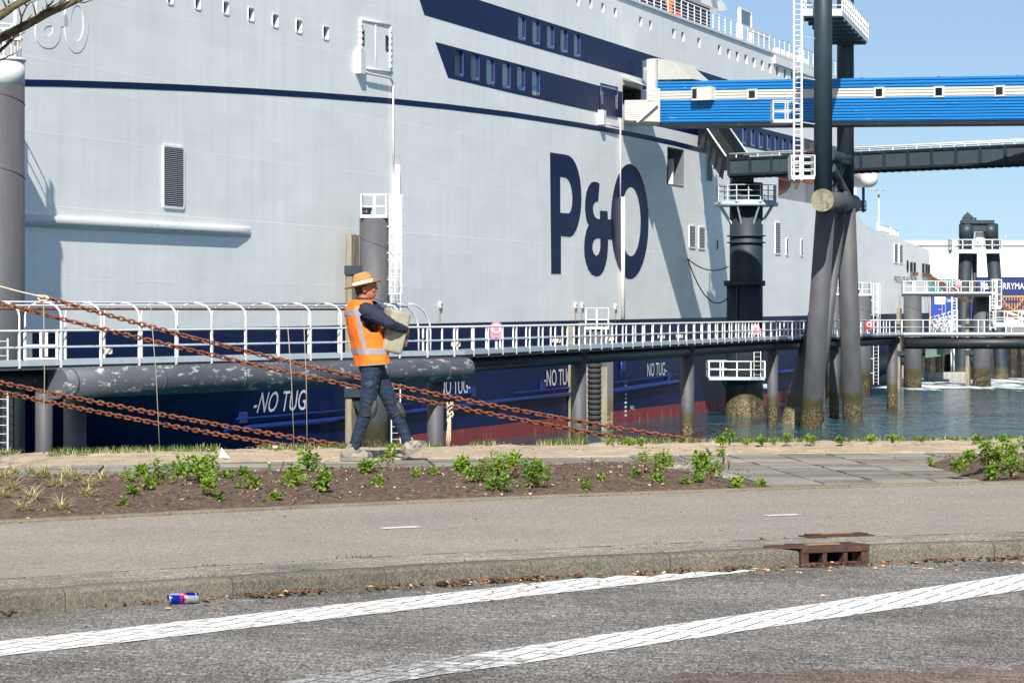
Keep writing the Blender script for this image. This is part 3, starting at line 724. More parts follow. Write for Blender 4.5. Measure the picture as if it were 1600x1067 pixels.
# lettering on the boot top and stern
def hulltext(body, x0, x1, ytop0, ybot0, mat, name='lettering', off=0.022):
    vs, fs = text2d(body); xs = [v.x for v in vs]; ys = [v.y for v in vs]; X0, X1, Y0, Y1 = min(xs), max(xs), min(ys), max(ys)
    sa, sb = hs(x0), hs(x1); zt, zb = hz(x0, ytop0), hz(x0, ybot0); mb = MB(); q = []
    for v in vs:
        s = sa + (sb - sa) * (v.x - X0) / (X1 - X0); z = zb + (zt - zb) * (v.y - Y0) / (Y1 - Y0); q.append((s, z, flare(s, z) + off))
    mb.add(q, fs); return sp(mb, name, mat)
hulltext('-NO TUG', 414, 481, 613, 646, LETTER); hulltext('NO TUG-', 687, 734, 591, 618, LETTER)
hulltext('-NO TUG', 850, 892, 578, 604, LETTER); hulltext('NO TUG-', 1011, 1041, 567.5, 588.5, LETTER)
hulltext('PRIDE OF HULL', 1397, 1425, 431, 442, GREYL)
mb = MB()
for i in range(9): mb.box((hs(977.5), -2.9 - i * .27, .02), (.35, .13, .02))
sp(mb, 'draught_mark', LETTER); hulltext('90', 984, 990, 634, 641, LETTER)
# towing eyes with rust runs
for px, py in ((687, 477), (898.5, 478), (909, 478), (961, 480)):
    mb = MB(); s, z = H2(px, py); mb.lathe([(.1, -.04), (.2, -.04), (.22, .03), (.1, .05)], (s, z, .06), 12); o = sp(mb, 'towing_eye', WHITE)
    k = MB(); k.add([(s - .06, z - .2, .018), (s + .06, z - .2, .018), (s + .04, z - 1.0, .018), (s - .04, z - 1.0, .018)], [(0, 3, 2, 1)]); sp(k, 'rust_run', M('rust_run', lin((176, 132, 62)), .7), o)
# stern mooring ports
for px, py in ((1423.5, 417.5), (1428.5, 418), (1442, 419.5), (1447, 420), (1451, 421)):
    mb = MB(); s, z = H2(px, py); mb.box((s, z, .03), (.9, .95, .1)); o = sp(mb, 'mooring_port', BLACK)
    k = MB(); k.box((s, z - .62, .12), (1.1, .35, .3)); sp(k, 'roller', M('roller_rust', lin((110, 84, 66)), .7), o)
mb = MB(); s, z = H2(1418, 416); mb.poly(ellipse(s, z, .55, .62, 16), (), .005, .02); sp(mb, 'fairlead', BLACK)
for x0, x1, y0 in ((1375, 1394, 366), (1395, 1408, 372)):      # stern deck rail
    mb = MB()
    for f in (0, .5, 1): mb.tube([(hs(x0), hz(x0, y0 + 3) + 1.2 * f, -.3), (hs(x1), hz(x1, y0 + 9) + 1.2 * f, -.3)], .04, 6)
    for i in range(7):
        x = x0 + (x1 - x0) * i / 6; mb.tube([(hs(x), hz(x, y0 + 3 + i), -.3), (hs(x), hz(x, y0 + 3 + i) + 1.2, -.3)], .04, 6)
    sp(mb, 'deck_rail', WHITE)
# bow mast light brackets near the pile, life ring in the side door, small bulwark line
mb = MB(); s, z = H2(1050, 262); mb.lathe([(.25, -.06), (.4, -.06), (.44, 0), (.4, .06), (.25, .06), (.22, 0), (.25, -.06)], (s, z - .3, -1.1), 16); sp(mb, 'life_ring', M('safety_ring', lin((150, 40, 40)), .5))
mb = MB(); s, z = H2(1064, 270); mb.box((s, z, -.7), (.3, 1.9, .3)); sp(mb, 'door_post', WHITE)
# canopy flap above the gangway door
mb = MB(); a = H2(972, 121); b = H2(1003, 131); mb.add([(a[0], a[1], .05), (b[0], b[1], .05), (b[0], b[1] - .5, 1.3), (a[0], a[1] - .5, 1.3)], [(0, 1, 2, 3)]); mb.add([(a[0], a[1] - .05, .03), (b[0], b[1] - .05, .03), (b[0], b[1] - .6, 1.3), (a[0], a[1] - .6, 1.3)], [(3, 2, 1, 0)]); sp(mb, 'door_flap', HULLW)
# blue shell door with vents in the lower band
sd2, p = hullframe(938, 131, 964, 178, .05, .03, 'shell_door', M('navy_frame', lin((40, 58, 106)), .4))
for px, py in ((939.5, 152), (962.5, 159)):
    for i in range(8):
        mb = MB(); s, z = H2(px, py - 8 + i * 2.6); mb.box((s, z, .05), (.4, .06, .03)); sp(mb, 'grille_bar', LOUV, sd2)
mb = MB(); mb.box((hs(936), hz(936, 184), .2), (.6, .9, .35)); mb.tube([(hs(937), hz(937, 192), .2), (hs(962), hz(962, 200), .2)], .05, 6); sp(mb, 'door_gutter', WHITE, sd2)
# ---------------------------------------------------------------- marine steelwork
def mat_pile(name, c, tide=-3.55, scuff=True):
    k = NT(name); z = k.sep()[2]
    cc = k.mix(k.ramp(k.noise(0.9, 5, 0.6, vec=k.scl((1.4, 1.4, .3))), [(0.3, 0.0), (0.7, 1.0)]), tuple(x * .78 for x in c), tuple(x * 1.2 for x in c))
    if scuff:
        m = k.math('MULTIPLY', k.ramp(k.noise(2.2, 8, 0.75, vec=k.scl((1.2, 1.2, .55))), [(0.62, 0.0), (0.68, 1.0)]), k.ramp(k.noise(.35, 2), [(0.5, 0.0), (0.62, 1.0)]))
        cc = k.mix(k.math('MULTIPLY', m, .75), cc, lin((176, 176, 176)))
    cc = k.mix(k.ramp(k.noise(1.3, 6, 0.7), [(0.70, 0.0), (0.76, .7)]), cc, lin((96, 62, 44)))
    zz = k.math('ADD', z, k.math('MULTIPLY', k.math('SUBTRACT', k.noise(1.6, 5, 0.7), .5), 0.9))
    rng = k.n('MapRange'); rng.inputs[1].default_value = tide; rng.inputs[2].default_value = tide - 0.35; k.l(zz, rng.inputs[0])
    algae = k.mix(k.noise(3, 5), lin((44, 44, 26)), lin((92, 84, 56)))
    cc = k.mix(rng.outputs[0], cc, algae)
    r2 = k.n('MapRange'); r2.inputs[1].default_value = tide - .75; r2.inputs[2].default_value = tide - 1.05; k.l(zz, r2.inputs[0])
    barn = k.mix(k.ramp(k.noise(8, 4, .7), [(0.45, 0.0), (0.66, 1.0)]), lin((62, 54, 38)), lin((150, 134, 100)))
    cc = k.mix(r2.outputs[0], cc, barn)
    k.col(cc); k.rough(0.6); k.bump(k.noise(6, 5, .7), 0.35, .05); return k.m
PILE = mat_pile('steel_pile_grey', lin((78, 79, 83)))
TEAL = mat_pile('dark_teal_steel', lin((34, 47, 57)), tide=-4.1, scuff=False)
TEALU = M('dark_teal_paint', lin((40, 54, 64)), 0.5, var=.14, scale=.7, dirt=lin((58, 70, 78)), dth=(.66, .72), dscale=4)
DARK = M('black_steel', lin((34, 37, 42)), 0.5, var=.25, scale=1.5, dirt=lin((120, 122, 124)), dth=(.64, .70), dscale=3.5)
PIPEG = M('big_pipe_grey', lin((82, 85, 92)), 0.5, var=.15, scale=.8, dirt=lin((166, 166, 164)), dth=(.57, .63), dscale=2.6, stretch=(1, .4, 2.2))
TIMBER = M('weathered_timber', lin((136, 128, 112)), .85, var=.3, scale=4, stretch=(3, 3, .25), bump=.5, bscale=9, dirt=lin((104, 106, 66)), dth=(.5, .66), dscale=1.2)
RUST = M('rust', lin((136, 78, 48)), .85, var=.35, scale=6, bump=.5, bscale=40)
CHAINM = M('chain_rust', lin((128, 74, 48)), .85, var=.45, scale=16, bump=.6, bscale=60, dirt=lin((72, 42, 32)), dth=(.5, .62), dscale=22)
PINK = M('lifebuoy_box_pink', lin((226, 128, 146)), .5, var=.08)
REDB = M('lifebuoy_box_red', lin((206, 52, 52)), .5, var=.08)
GALV = M('galvanised', lin((178, 190, 198)), .45, var=.08, scale=3)
RUBBER = M('tyre_rubber', lin((52, 52, 54)), .8, var=.2, scale=3)
BARN = M('mussels', lin((28, 28, 32)), .6, var=.4, scale=8)

# ---- the long pier walkway
DZ = -0.15
WP = [Vector((-22.5, 75.4)), Vector((-15.6, 88)), Vector((-2.5, 112)), Vector((6.35, 143)), Vector((15.7, 177)), Vector((28.3, 212)), Vector((44, 213))]
def off(i, o):                                  # offset polyline point; o > 0 towards the quay side
    d0 = (WP[i] - WP[max(0, i - 1)]); d1 = (WP[min(len(WP) - 1, i + 1)] - WP[i])
    d = ((d0.normalized() if d0.length else d1.normalized()) + (d1.normalized() if d1.length else d0.normalized())).normalized()
    return WP[i] + Vector((d.y, -d.x)) * o
walk = thing('pier_walkway', (*WP[2], DZ), 'long white railed walkway on dark pipes running along in front of the ferry', 'walkway')
HWD = 0.7
def wline(o, z, r, name, mat, i0=0, i1=None, n=8, shape='tube'):
    i1 = len(WP) - 1 if i1 is None else i1; mb = MB(); pts = [Vector((*off(i, o), z)) for i in range(i0, i1 + 1)]
    if shape == 'tube': mb.tube(pts, r, n)
    else:
        for a, b in zip(pts, pts[1:]): mb.bar(a, b, r[0], r[1])
    return mb.build(name, mat, walk)
for o in (HWD, -HWD):
    wline(o, DZ + 1.08, .035, 'handrail', WHITE); wline(o, DZ + .56, .025, 'middle_rail', GALV); wline(o, DZ + .09, (.04, .16), 'toe_board', GALV, shape='bar')
mb = MB()
for i in range(len(WP) - 1): mb.bar((*WP[i], DZ - .06), (*WP[i + 1], DZ - .06), 1.36, .12)
mb.build('deck', M('grating', lin((70, 72, 74)), .8, var=.2, scale=5), walk)
pm = MB(); pm.bar((0, 0, -.06), (0, 0, 1.08), .062, .062, up=(0, 1, 0)); pm = pm.mesh('post', WHITE)
def alongw(step, i0, i1, o, start=0.0):
    out = []; t = start
    for i in range(i0, i1):
        a, b = off(i, o), off(i + 1, o); L = (b - a).length
        while t < L: out.append((a.lerp(b, t / L), (b - a).normalized())); t += step
        t -= L
    return out
posts = {}
for o in (HWD, -HWD):
    posts[o] = alongw(2.05, 0, len(WP) - 1, o)
    for p, d in posts[o]:
        link('post', pm, walk, mw=Matrix.Translation((p.x, p.y, DZ)) @ Matrix.Rotation(math.atan2(d.y, d.x), 4, 'Z'))
# hoops of the covered stretch
for (p, d), (q, e) in zip(posts[HWD], posts[-HWD]):
    if p.y > 108.6: break
    mb = MB(); pts = []
    for i in range(15):
        t = i / 14
        if t < .22: c = p.lerp(q, 0); z = 1.0 + (1.55 - 1.0) * t / .22
        elif t > .78: c = q; z = 1.0 + .55 * (1 - t) / .22
        else:
            a = math.pi * (t - .22) / .56; m = (p + q) / 2; c = m + (p - m) * math.cos(a); z = 1.55 + .42 * math.sin(a)
        pts.append((c.x, c.y, DZ + z))
    mb.tube(pts, .031, 8); mb.build('hoop', WHITE, walk)
WPc = [WP[0], WP[1], WP[1].lerp(WP[2], .86)]
for o, z, r, m in ((0, 1.97, .03, WHITE), (.45, 1.86, .028, WHITE), (-.3, 1.76, .04, RUST)):
    mb = MB(); d = (WP[2] - WP[1]).normalized(); nn = Vector((d.y, -d.x)); mb.tube([(*(p + nn * o), DZ + z) for p in WPc], r, 8); mb.build('cage_rail' if m is WHITE else 'rusty_pipe', m, walk)
# end hoops over the gate
for k in (0.0, .9):
    p = WP[1].lerp(WP[2], .86) + (WP[2] - WP[1]).normalized() * k; d = (WP[2] - WP[1]).normalized(); mb = MB()
    mb.tube([(*p, DZ + 1.97)] + [(*(p + d * (1.6 * math.sin(R(a)))), DZ + .9 + 1.07 * math.cos(R(a))) for a in range(15, 91, 15)] + [(*(p + d * 1.6), DZ)], .035, 8); mb.build('hoop', WHITE, walk)
# carrying pipes
d01 = (WP[2] - WP[1]).normalized(); pA = W(66, 600, 0.1); 
def onwalk(px):                                 # point of the walkway line seen at picture column px
    for a, b in zip(WP, WP[1:]):
        fa, fb = a.x - (px - 800) / F * a.y, b.x - (px - 800) / F * b.y
        if fa * fb <= 0 and fa != fb: return a.lerp(b, fa / (fa - fb))
    return WP[-1]
a, b = onwalk(62), onwalk(708)
mb = MB(); zc = DZ - .55; nn = Vector((d01.y, -d01.x)) * .62
L = (b - a).length; pts = [(*(a.lerp(b, t) + nn), zc) for t in (0, .25, .5, .75, .985, .995, 1.0)]
mb.tube(pts, [.49, .49, .49, .49, .49, .44, .30], 24); mb.build('big_pipe', PIPEG, walk)
for t in (0.02, .2, .38, .56, .74, .92): bm = MB(); c = a.lerp(b, t) + nn; dd = (b - a).normalized(); bm.tube([(*(c - dd * .05), zc), (*(c + dd * .05), zc)], .498, 24); bm.build('pipe_collar', PIPEG, walk)
mb = MB(); mb.tube([(*WP[0], DZ - .45), (*a, DZ - .45)], .34, 16); mb.build('dark_pipe', DARK, walk)
mb = MB(); mb.tube([(*b, DZ - .42), (*WP[3], DZ - .42), (*WP[4], DZ - .42), (*WP[5], DZ - .42)], .30, 16); mb.build('dark_pipe', DARK, walk)
mb = MB(); mb.tube([(WP[5].x + .6, WP[5].y - .2, DZ - .62), (44, 212.6, DZ - .62)], .42, 16); mb.build('dark_pipe', DARK, walk)
cm = MB(); cm.tube([(-.06, 0, 0), (.06, 0, 0)], .45, 16); cm = cm.mesh('pipe_joint', DARK)
for i in range(8): link('pipe_joint', cm, walk, mw=Matrix.Translation((29.8 + i * 1.5, 212.65, DZ - .62)))
for p, d in alongw(2.05, 2, 5, HWD - .35, .9):   # cross bearers catching light along the pipe
    mb = MB(); mb.bar((*p, DZ - .13), (*(p + Vector((-d.y, d.x)) * .75), DZ - .13), .12, .12); mb.build('bearer', DARK, walk)
for px in (140, 690, 850, 935, 1016, 1045, 1160):  # small lamps under the mid rail
    p = onwalk(px); mb = MB(); mb.box((p.x + .55, p.y, DZ + .42), (.36, .16, .16)); mb.box((p.x + .55, p.y - .06, DZ + .34), (.3, .1, .04)); mb.build('walkway_lamp', M('lamp_beige', (0, 0, 0)), walk)

# ---- supporting piles of the walkway
def cylinder(name, px, D, dia, ztop, zbot, mat, parent, n=24):
    X = (px - 800) * D / F; mb = MB(); mb.tube([(X, D, zbot), (X, D, ztop)], dia / 2, n); return mb.build(name, mat, parent)
supports = [(117, 93.5, 0.74, 'under the big grey pipe at the left'), (680, 0, 0.64, 'at the end of the big grey pipe'), (904, 0, .72, 'in front of the tyre fender'), (1074, 0, .72, 'right of the last NO TUG marking'),
            (1207, 0, .68, 'beside the dark tower foot'), (1303.5, 0, .66, 'seen between the trestle legs'), (1394, 0, .78, 'where the walkway bends')]
for px, D, dia, wh in supports:
    p = onwalk(px); D = p.y if not D else D
    X = (px - 800) * D / F; t = thing('walkway_pile', (X, D, WZ), 'round grey steel walkway pile ' + wh, 'pile', 'piles carrying the walkway')
    mb = MB(); mb.tube([(X, D, WZ - 2), (X, D, DZ - .5)], dia / 2, 22); mb.build('shaft', PILE, t)
    mb = MB(); mb.box((X, D, DZ - .32), (dia * 1.1, dia * 1.1, .3)); mb.build('pile_head', DARK, t)

# ---- ladders
def ladder(parent, x, y, z0, z1, wd=.42, cage=0, zc0=None, dirx=(1, 0), thick=.036, mat=None):
    mat = mat or WHITE; d = Vector((dirx[0], dirx[1], 0)).normalized(); nrm = Vector((d.y, -d.x, 0)); c = Vector((x, y, 0))
    for s in (-1, 1):
        mb = MB(); mb.bar(c + d * s * wd / 2 + Vector((0, 0, z0)), c + d * s * wd / 2 + Vector((0, 0, z1)), thick * 1.4, thick, up=nrm); mb.build('stringer', mat, parent)
    rm = MB(); rm.tube([-d * wd / 2, d * wd / 2], thick * .35, 6); rm = rm.mesh('rung', mat); n = int((z1 - z0) / .3)
    for i in range(n): link('rung', rm, parent, mw=Matrix.Translation(c + Vector((0, 0, z0 + .2 + i * .3))))
    if cage:
        hm = MB(); pts = [d * (-wd / 2) + nrm * 0.0] + [d * (-.38 * math.cos(R(a))) + nrm * (.12 + .62 * math.sin(R(a))) for a in range(0, 181, 20)] + [d * (wd / 2)]
        hm.tube(pts, .022, 6); hm = hm.mesh('cage_hoop', mat); z = zc0
        while z <= z1 + .01: link('cage_hoop', hm, parent, mw=Matrix.Translation(c + Vector((0, 0, z)))); z += .8
        for a in (40, 90, 140):
            q = c + d * (-.38 * math.cos(R(a))) + nrm * (.12 + .62 * math.sin(R(a))); mb = MB(); mb.bar(q + Vector((0, 0, zc0)), q + Vector((0, 0, z1)), .036, .02, up=nrm); mb.build('cage_bar', mat, parent)
def rail_box(parent, corners, z, h=1.1, mid=(.55,), closed=True, r=.032, step=1.2, mat=None, toe=True):
    mat = mat or WHITE; cs = [Vector(c) for c in corners]; segs = list(zip(cs, cs[1:] + ([cs[0]] if closed else [])))[:len(cs) if closed else len(cs) - 1]
    for hh in tuple(mid) + (h,):
        mb = MB()
        for a, b in segs: mb.tube([(*a, z + hh), (*b, z + hh)], r, 6)
        mb.build('rail', mat, parent)
    pmm = MB(); pmm.bar((0, 0, 0), (0, 0, h), r * 2, r * 2, up=(0, 1, 0)); pmm = pmm.mesh('rail_post', mat)
    for a, b in segs:
        n = max(1, round((b - a).length / step))
        for i in range(n): p = a.lerp(b, i / n); link('rail_post', pmm, parent, mw=Matrix.Translation((*p, z)))
    if not closed: link('rail_post', pmm, parent, mw=Matrix.Translation((*cs[-1], z)))
    if toe:
        mb = MB()
        for a, b in segs: mb.bar((*a, z + .07), (*b, z + .07), .03, .14)
        mb.build('toe_board', mat, parent)

# ---- mooring dolphins
def dolphin(px, D, dia, ytop, label, timber=True, cage=True, rail=True, tzt=None, white_top=None, sway=-1):
    X = (px - 800) * D / F; zt = CZ + (HZ - ytop) * D / F
    t = thing('mooring_dolphin', (X, D, WZ), label, 'dolphin', 'mooring dolphins along the ferry')
    mb = MB(); mb.tube([(X, D, WZ - 2), (X, D, zt if white_top is None else white_top)], dia / 2, 32); mb.build('pile', PILE, t)
    for z in (zt - 1.6, zt - 4.2):
        sm = MB(); sm.tube([(X + dia * .503 * math.cos(R(a)), D - dia * .503 * math.sin(R(a)), z + a * .0045) for a in range(-10, 191, 10)], .018, 5); sm.build('weld_seam', PILE, t)
    if white_top is not None:
        mb = MB(); mb.tube([(X, D, white_top), (X, D, zt - .1)], dia / 2 + .004, 32); mb.tube([(X, D, zt - .1), (X, D, zt)], dia / 2 + .05, 32); mb.build('white_head', WHITE, t)
    if timber:
        nx, ny = -UY, UX                           # towards the ship
        c = Vector((X, D, 0)) + Vector((nx, ny, 0)) * (dia / 2 + .42); zt2 = zt - 1.0 if tzt is None else tzt
        al = Vector((UX, UY, 0))
        for k in (-1, 0, 1):
            mb = MB(); q = c + al * k * .33
            mb.bar(q + Vector((0, 0, WZ - 1)), q + Vector((0, 0, zt2 - abs(k) * .04)), .32, .30, up=al); mb.build('fender_plank', TIMBER, t)
        for z in (zt2 - 1.7, -2.3):
            mb = MB(); mb.box((c.x + UY * .3, c.y - UX * .3 - .1, z), (1.0, 1.0, .42), math.atan2(UY, UX)); mb.build('fender_bracket', TEALU, t)
            mb = MB(); mb.add([(c.x - .1, c.y - .3, z - .2), (X - dia * .3, D - .3, z - .2), (X - dia * .3, D - .3, z - 1.5), (c.x + .15, c.y + .3, z - .2), (X - dia * .3, D + .3, z - .2), (X - dia * .3, D + .3, z - 1.5)], [(0, 1, 2), (5, 4, 3), (0, 2, 5, 3), (0, 3, 4, 1)]); mb.build('fender_gusset', TEALU, t)
    if rail:
        h = dia * .42; rail_box(t, [(X - h, D - h), (X + h, D - h), (X + h, D + h), (X - h, D + h)], zt, 1.1, r=.035, step=dia * .5)
        mb = MB(); mb.tube([(X - h * .6, D - h * .5, zt), (X - h * .6, D - h * .5, zt + .4)], [.16, .22], 12); mb.box((X - h * .6, D - h * .5, zt + .42), (.5, .2, .12)); mb.build('bollard', DARK, t)
    if cage:
        lx, ly = X + dia / 2 + .32, D - dia * .22
        ladder(t, lx, ly, WZ + .8, zt + 1.1, .42, 1, zt - 3.6 if zt > 3 else zt - 2.2)
        z = zt - .4
        while z > WZ + 1.5:
            mb = MB(); mb.bar((X + dia * .35, ly, z), (lx - .1, ly, z), .06, .06); mb.build('ladder_bracket', WHITE, t); z -= 1.25
    return t
dolphin(585, 136.5, 1.42, 341, 'grey mooring dolphin with timber fender and white caged ladder behind the worker', tzt=5.2)
t = dolphin(930.5, 172.5, .95, 509, 'low mooring dolphin with black tyre fender near the middle NO TUG marking', cage=False, rail=False, timber=False)
X, D = 130.5 / F * 172.5, 172.5
for dx in (-.62, .48, -1.45):
    mb = MB(); mb.bar((X + dx, D - .55, WZ - 1), (X + dx, D - .55, -1.75 if dx > -1 else .7), .40, .3, up=(0, 1, 0)); mb.build('fender_plank', TIMBER, t)
for i in range(16):
    mb = MB(); z = WZ + .1 + i * .31; mb.lathe([(.24, -.14), (.38, -.13), (.42, 0), (.38, .13), (.24, .14)], (X - .08, D - .75, z), 14); mb.build('tyre', RUBBER, t)
mb = MB(); mb.box((X, D + .1, -2.4), (2.1, .5, 6.6)); mb.build('backing_plate', PILE, t)
rail_box(t, [(X - .6, D - .6), (X + .75, D - .6), (X + .75, D + .6), (X - .6, D + .6)], .5, 1.25, r=.035, step=.7)
dolphin(1303, 236, 1.15, 461, 'slim dolphin visible through the gap between the trestle legs', cage=False, tzt=1.4)
dolphin(1346, 248, 1.75, 462, 'grey dolphin with white ladder just right of the trestle leg', tzt=-9)
dolphin(1426, 268, 1.68, 462, 'grey dolphin under the left end of the high railed bridge', rail=False, cage=False, tzt=1.9)
dolphin(1534, 272, 1.72, 462, 'grey dolphin under the right end of the high railed bridge', rail=False, cage=False, tzt=1.9)
t = dolphin(-8, 101.5, 2.08, 92, 'tall dark pile with white head at the left edge', timber=False, cage=False, rail=False, white_top=CZ + (HZ - 133) * 101.5 / F)
X = -808 / F * 101.5; zt = CZ + (HZ - 92) * 101.5 / F
for r_, z in ((.9, 1.15), (.9, .6)):
    mb = MB(); mb.tube([(X + r_ * math.cos(R(a)), 101.5 + r_ * math.sin(R(a)), zt + z) for a in range(0, 361, 15)], .035, 6, False); mb.build('rail', WHITE, t)
for a in range(0, 360, 40):
    mb = MB(); mb.tube([(X + .9 * math.cos(R(a)), 101.5 + .9 * math.sin(R(a)), zt), (X + .9 * math.cos(R(a)), 101.5 + .9 * math.sin(R(a)), zt + 1.15)], .04, 6); mb.build('rail_post', WHITE, t)
mb = MB(); mb.tube([(X + .8, 101, zt), (X + .8, 101, zt + 2.4)], .06, 8); mb.box((X + .75, 100.9, zt + .62), (.6, .4, .06)); mb.build('mast', WHITE, t)
ladder(t, W(3, 600, 99.6).x, 99.6, -3.5, .3, .40); ladder(t, W(3, 600, 99.6).x, 99.6, .3, .6, .40)
# the platform with white gate frames beside the tall pile
t = thing('gate_platform', (W(66, 560, 99).x, 99, DZ), 'small white framed gate platform beside the tall left pile', 'platform')
x0, x1 = W(42, 0, 99).x, W(92, 0, 99).x
rail_box(t, [(x0, 98.6), (x1, 98.6), (x1, 99.8), (x0, 99.8)], DZ - .05, 1.05, r=.045, step=.55)
mb = MB(); mb.box(((x0 + x1) / 2, 99.2, DZ - .14), (x1 - x0 + .2, 1.4, .18)); mb.build('platform_floor', DARK, t)
mb = MB(); mb.tube([((x0 + x1) / 2, 99.2, DZ - .2), ((x0 + x1) / 2, 99.2, WZ - 1)], .3, 14); mb.build('platform_leg', PILE, t)

# ---- dark column tower with platforms
TX, TD = 366 / F * 196, 196.0
tw = thing('column_tower', (TX, TD, WZ), 'thick dark steel column with a round railed platform right of the giant navy letters', 'tower')
mb = MB(); mb.tube([(TX, TD, -3.2), (TX, TD, 10.3)], 1.13, 36); mb.build('column', TEAL, tw)
mb = MB(); mb.tube([(TX - .12, TD, -4.4), (TX - .12, TD, 3.3)], 1.22, 36); mb.tube([(TX - .12, TD, 3.3), (TX - .12, TD, 3.65)], 1.42, 36); mb.build('column_sleeve', TEAL, tw)
for z in (6.2, 6.65, 0.0): mb = MB(); mb.tube([(TX, TD, z), (TX, TD, z + .08)], 1.32, 36); mb.build('flange', TEALU, tw)
mb = MB(); mb.bar((TX - .75, TD - 1.05, -2), (TX - .75, TD - 1.05, 3.2), .08, .5, up=(0, 1, 0)); mb.build('stiffener', TEALU, tw)
mb = MB(); mb.lathe([(1.3, WZ - 2), (1.36, WZ + .3), (1.28, WZ + 1.6), (1.2, -3.2)], (TX - .1, TD, 0), 36); mb.build('footing', PILE, tw)
oc = [(TX + 2.1 * math.cos(R(22.5 + 45 * i)), TD + 2.1 * math.sin(R(22.5 + 45 * i))) for i in range(8)]
mb = MB(); mb.tube([(TX, TD, 8.7), (TX, TD, 8.95)], 2.18, 8); mb.build('platform', GALV, tw); rail_box(tw, oc, 8.95, 1.15, (.4, .78), r=.035, step=.85, mat=GALV)
for i in range(8):
    a = R(22.5 + 45 * i); mb = MB(); mb.bar((TX + 1.9 * math.cos(a), TD + 1.9 * math.sin(a), 8.7), (TX + 1.1 * math.cos(a), TD + 1.1 * math.sin(a), 7.5), .1, .1); mb.build('platform_strut', GALV, tw)
x0, x1 = TX + (1104 - 1166) / F * TD, TX + (1190 - 1166) / F * TD
mb = MB(); mb.box(((x0 + x1) / 2, TD - 1.2, -2.95), (x1 - x0, 2.6, .2)); mb.build('lower_platform', GALV, tw)
rail_box(tw, [(x0, TD - 2.5), (x1, TD - 2.5), (x1, TD), (x0, TD)], -2.9, 1.1, r=.045, step=.9, toe=False)
for k in (.25, .75):
    mb = MB(); mb.bar((x0 + (x1 - x0) * k, TD - 2.4, -3.05), (x0 + (x1 - x0) * (.3 + .4 * k), TD - 1.0, -4.1), .14, .14); mb.build('platform_strut', TEALU, tw)
ladder(tw, TX + .62, TD - 1.6, -2.9, .4, .45)
mb = MB(); mb.tube([(TX + 1.0, TD - .4, -3.55), (TX + 1.9, TD - .7, -3.55)], .2, 12); mb.build('stub_pipe', GALV, tw)
mb = MB(); mb.box((TX - .3, TD, 10.75), (1.5, 1.6, .9)); mb.tube([(TX - .9, TD - .8, 10.4), (TX - .9, TD - .8, 11.3)], .12, 8); mb.build('bearing_block', TEALU, tw)
for dx, sag in ((0, .5), (0, 1.4)):      # lines from the ship side to the tower
    a = SHIPM @ Vector((hs(1072), hz(1072, 404), .1)); b = Vector((TX - 1.25, TD - .4, 4.6 if sag < 1 else 2.5)); mb = MB()
    mb.tube([a.lerp(b, i / 12) - Vector((0, 0, sag * 4 * (i / 12) * (1 - i / 12))) for i in range(13)], .04, 6); o = mb.build('mooring_line', DARK)
    tag(o, ('upper' if sag < 1 else 'lower') + ' thin dark line hanging from the ferry side to the column tower', 'line', 'lines at the column tower')

# ---- A-frame trestle with the ladder and top platform
tr = thing('pipe_trestle', (18.6, 176, WZ), 'tall trestle of splayed grey pipe legs and dark uprights carrying the gangway', 'trestle')
f0, f1 = W(1285, 313, 166), W(1331, 319, 187)
dx = (f1 - f0).normalized()
mb = MB(); mb.tube([f0, f1], .63, 32); mb.build('cross_pipe', PILE, tr)
mb = MB(); mb.tube([f0 - dx * .03, f0 + dx * .02], .66, 32); mb.build('cross_pipe_end', M('weathered_cap', lin((132, 128, 108)), .8, var=.25, scale=1.6, dirt=lin((88, 86, 72)), dth=(.5, .62), dscale=2.5), tr)
def leg(a, b, r0, r1): 
    mb = MB(); mb.tube([a, b, b + (b - a).normalized() * 2.5], [r0, r1, r1], 32); mb.build('leg', PILE, tr)
leg(W(1290, 325, 169), W(1267.5, 667, 175.5), .56, .66); leg(W(1317, 328, 184), W(1238, 661, 181.5), .56, .72); leg(W(1322, 328, 181), W(1332.5, 656, 187), .60, .66)
leg(W(1318, 300, 178), W(1292, 520, 177), .30, .30)
mb = MB(); p = W(1286, 300, 168); mb.tube([(p.x, p.y, 8.2), (p.x, p.y, 28)], .535, 32); mb.build('upright', TEALU, tr)
p2 = W(1321, 300, 186); mb = MB(); mb.tube([(p2.x, p2.y, 8.0), (p2.x, p2.y, 28)], .55, 32); mb.build('upright', TEALU, tr)
mb = MB(); mb.tube([W(1295, 243, 168.5), W(1325, 250, 185)], .35, 16); mb.build('tie_pipe', TEALU, tr)
mb = MB(); mb.tube([W(1298, 262, 169), W(1324, 308, 184)], .3, 14); mb.tube([W(1299, 300, 169), W(1318, 262, 182)], .14, 10); mb.build('brace', TEALU, tr)
zt = CZ + (HZ - 16) * 168 / F
cs = [W(1253, 0, 168.75), W(1316, 0, 168.75), W(1356, 0, 186), W(1296, 0, 186)]
mb = MB(); c4 = [(c.x, c.y) for c in cs]
mb.add([(*c, zt) for c in c4] + [(*c, zt - .25) for c in c4], [(0, 1, 2, 3), (7, 6, 5, 4), (0, 4, 5, 1), (1, 5, 6, 2), (2, 6, 7, 3), (3, 7, 4, 0)]); mb.build('top_platform', WHITE, tr)
for i in range(7):
    a, b = Vector(c4[0]).lerp(Vector(c4[3]), (i + .5) / 7), Vector(c4[1]).lerp(Vector(c4[2]), (i + .5) / 7); mb = MB(); mb.bar((*a, zt - .36), (*b, zt - .36), .16, .22); mb.build('platform_joist', TEALU, tr)
rail_box(tr, c4, zt, 1.1, (.35, .7), r=.04, step=1.1)
p = W(1246.5, 0, 165.3); ladder(tr, p.x, p.y, CZ + (HZ - 282) * 165.3 / F, zt + 2.5, .44, thick=.07)
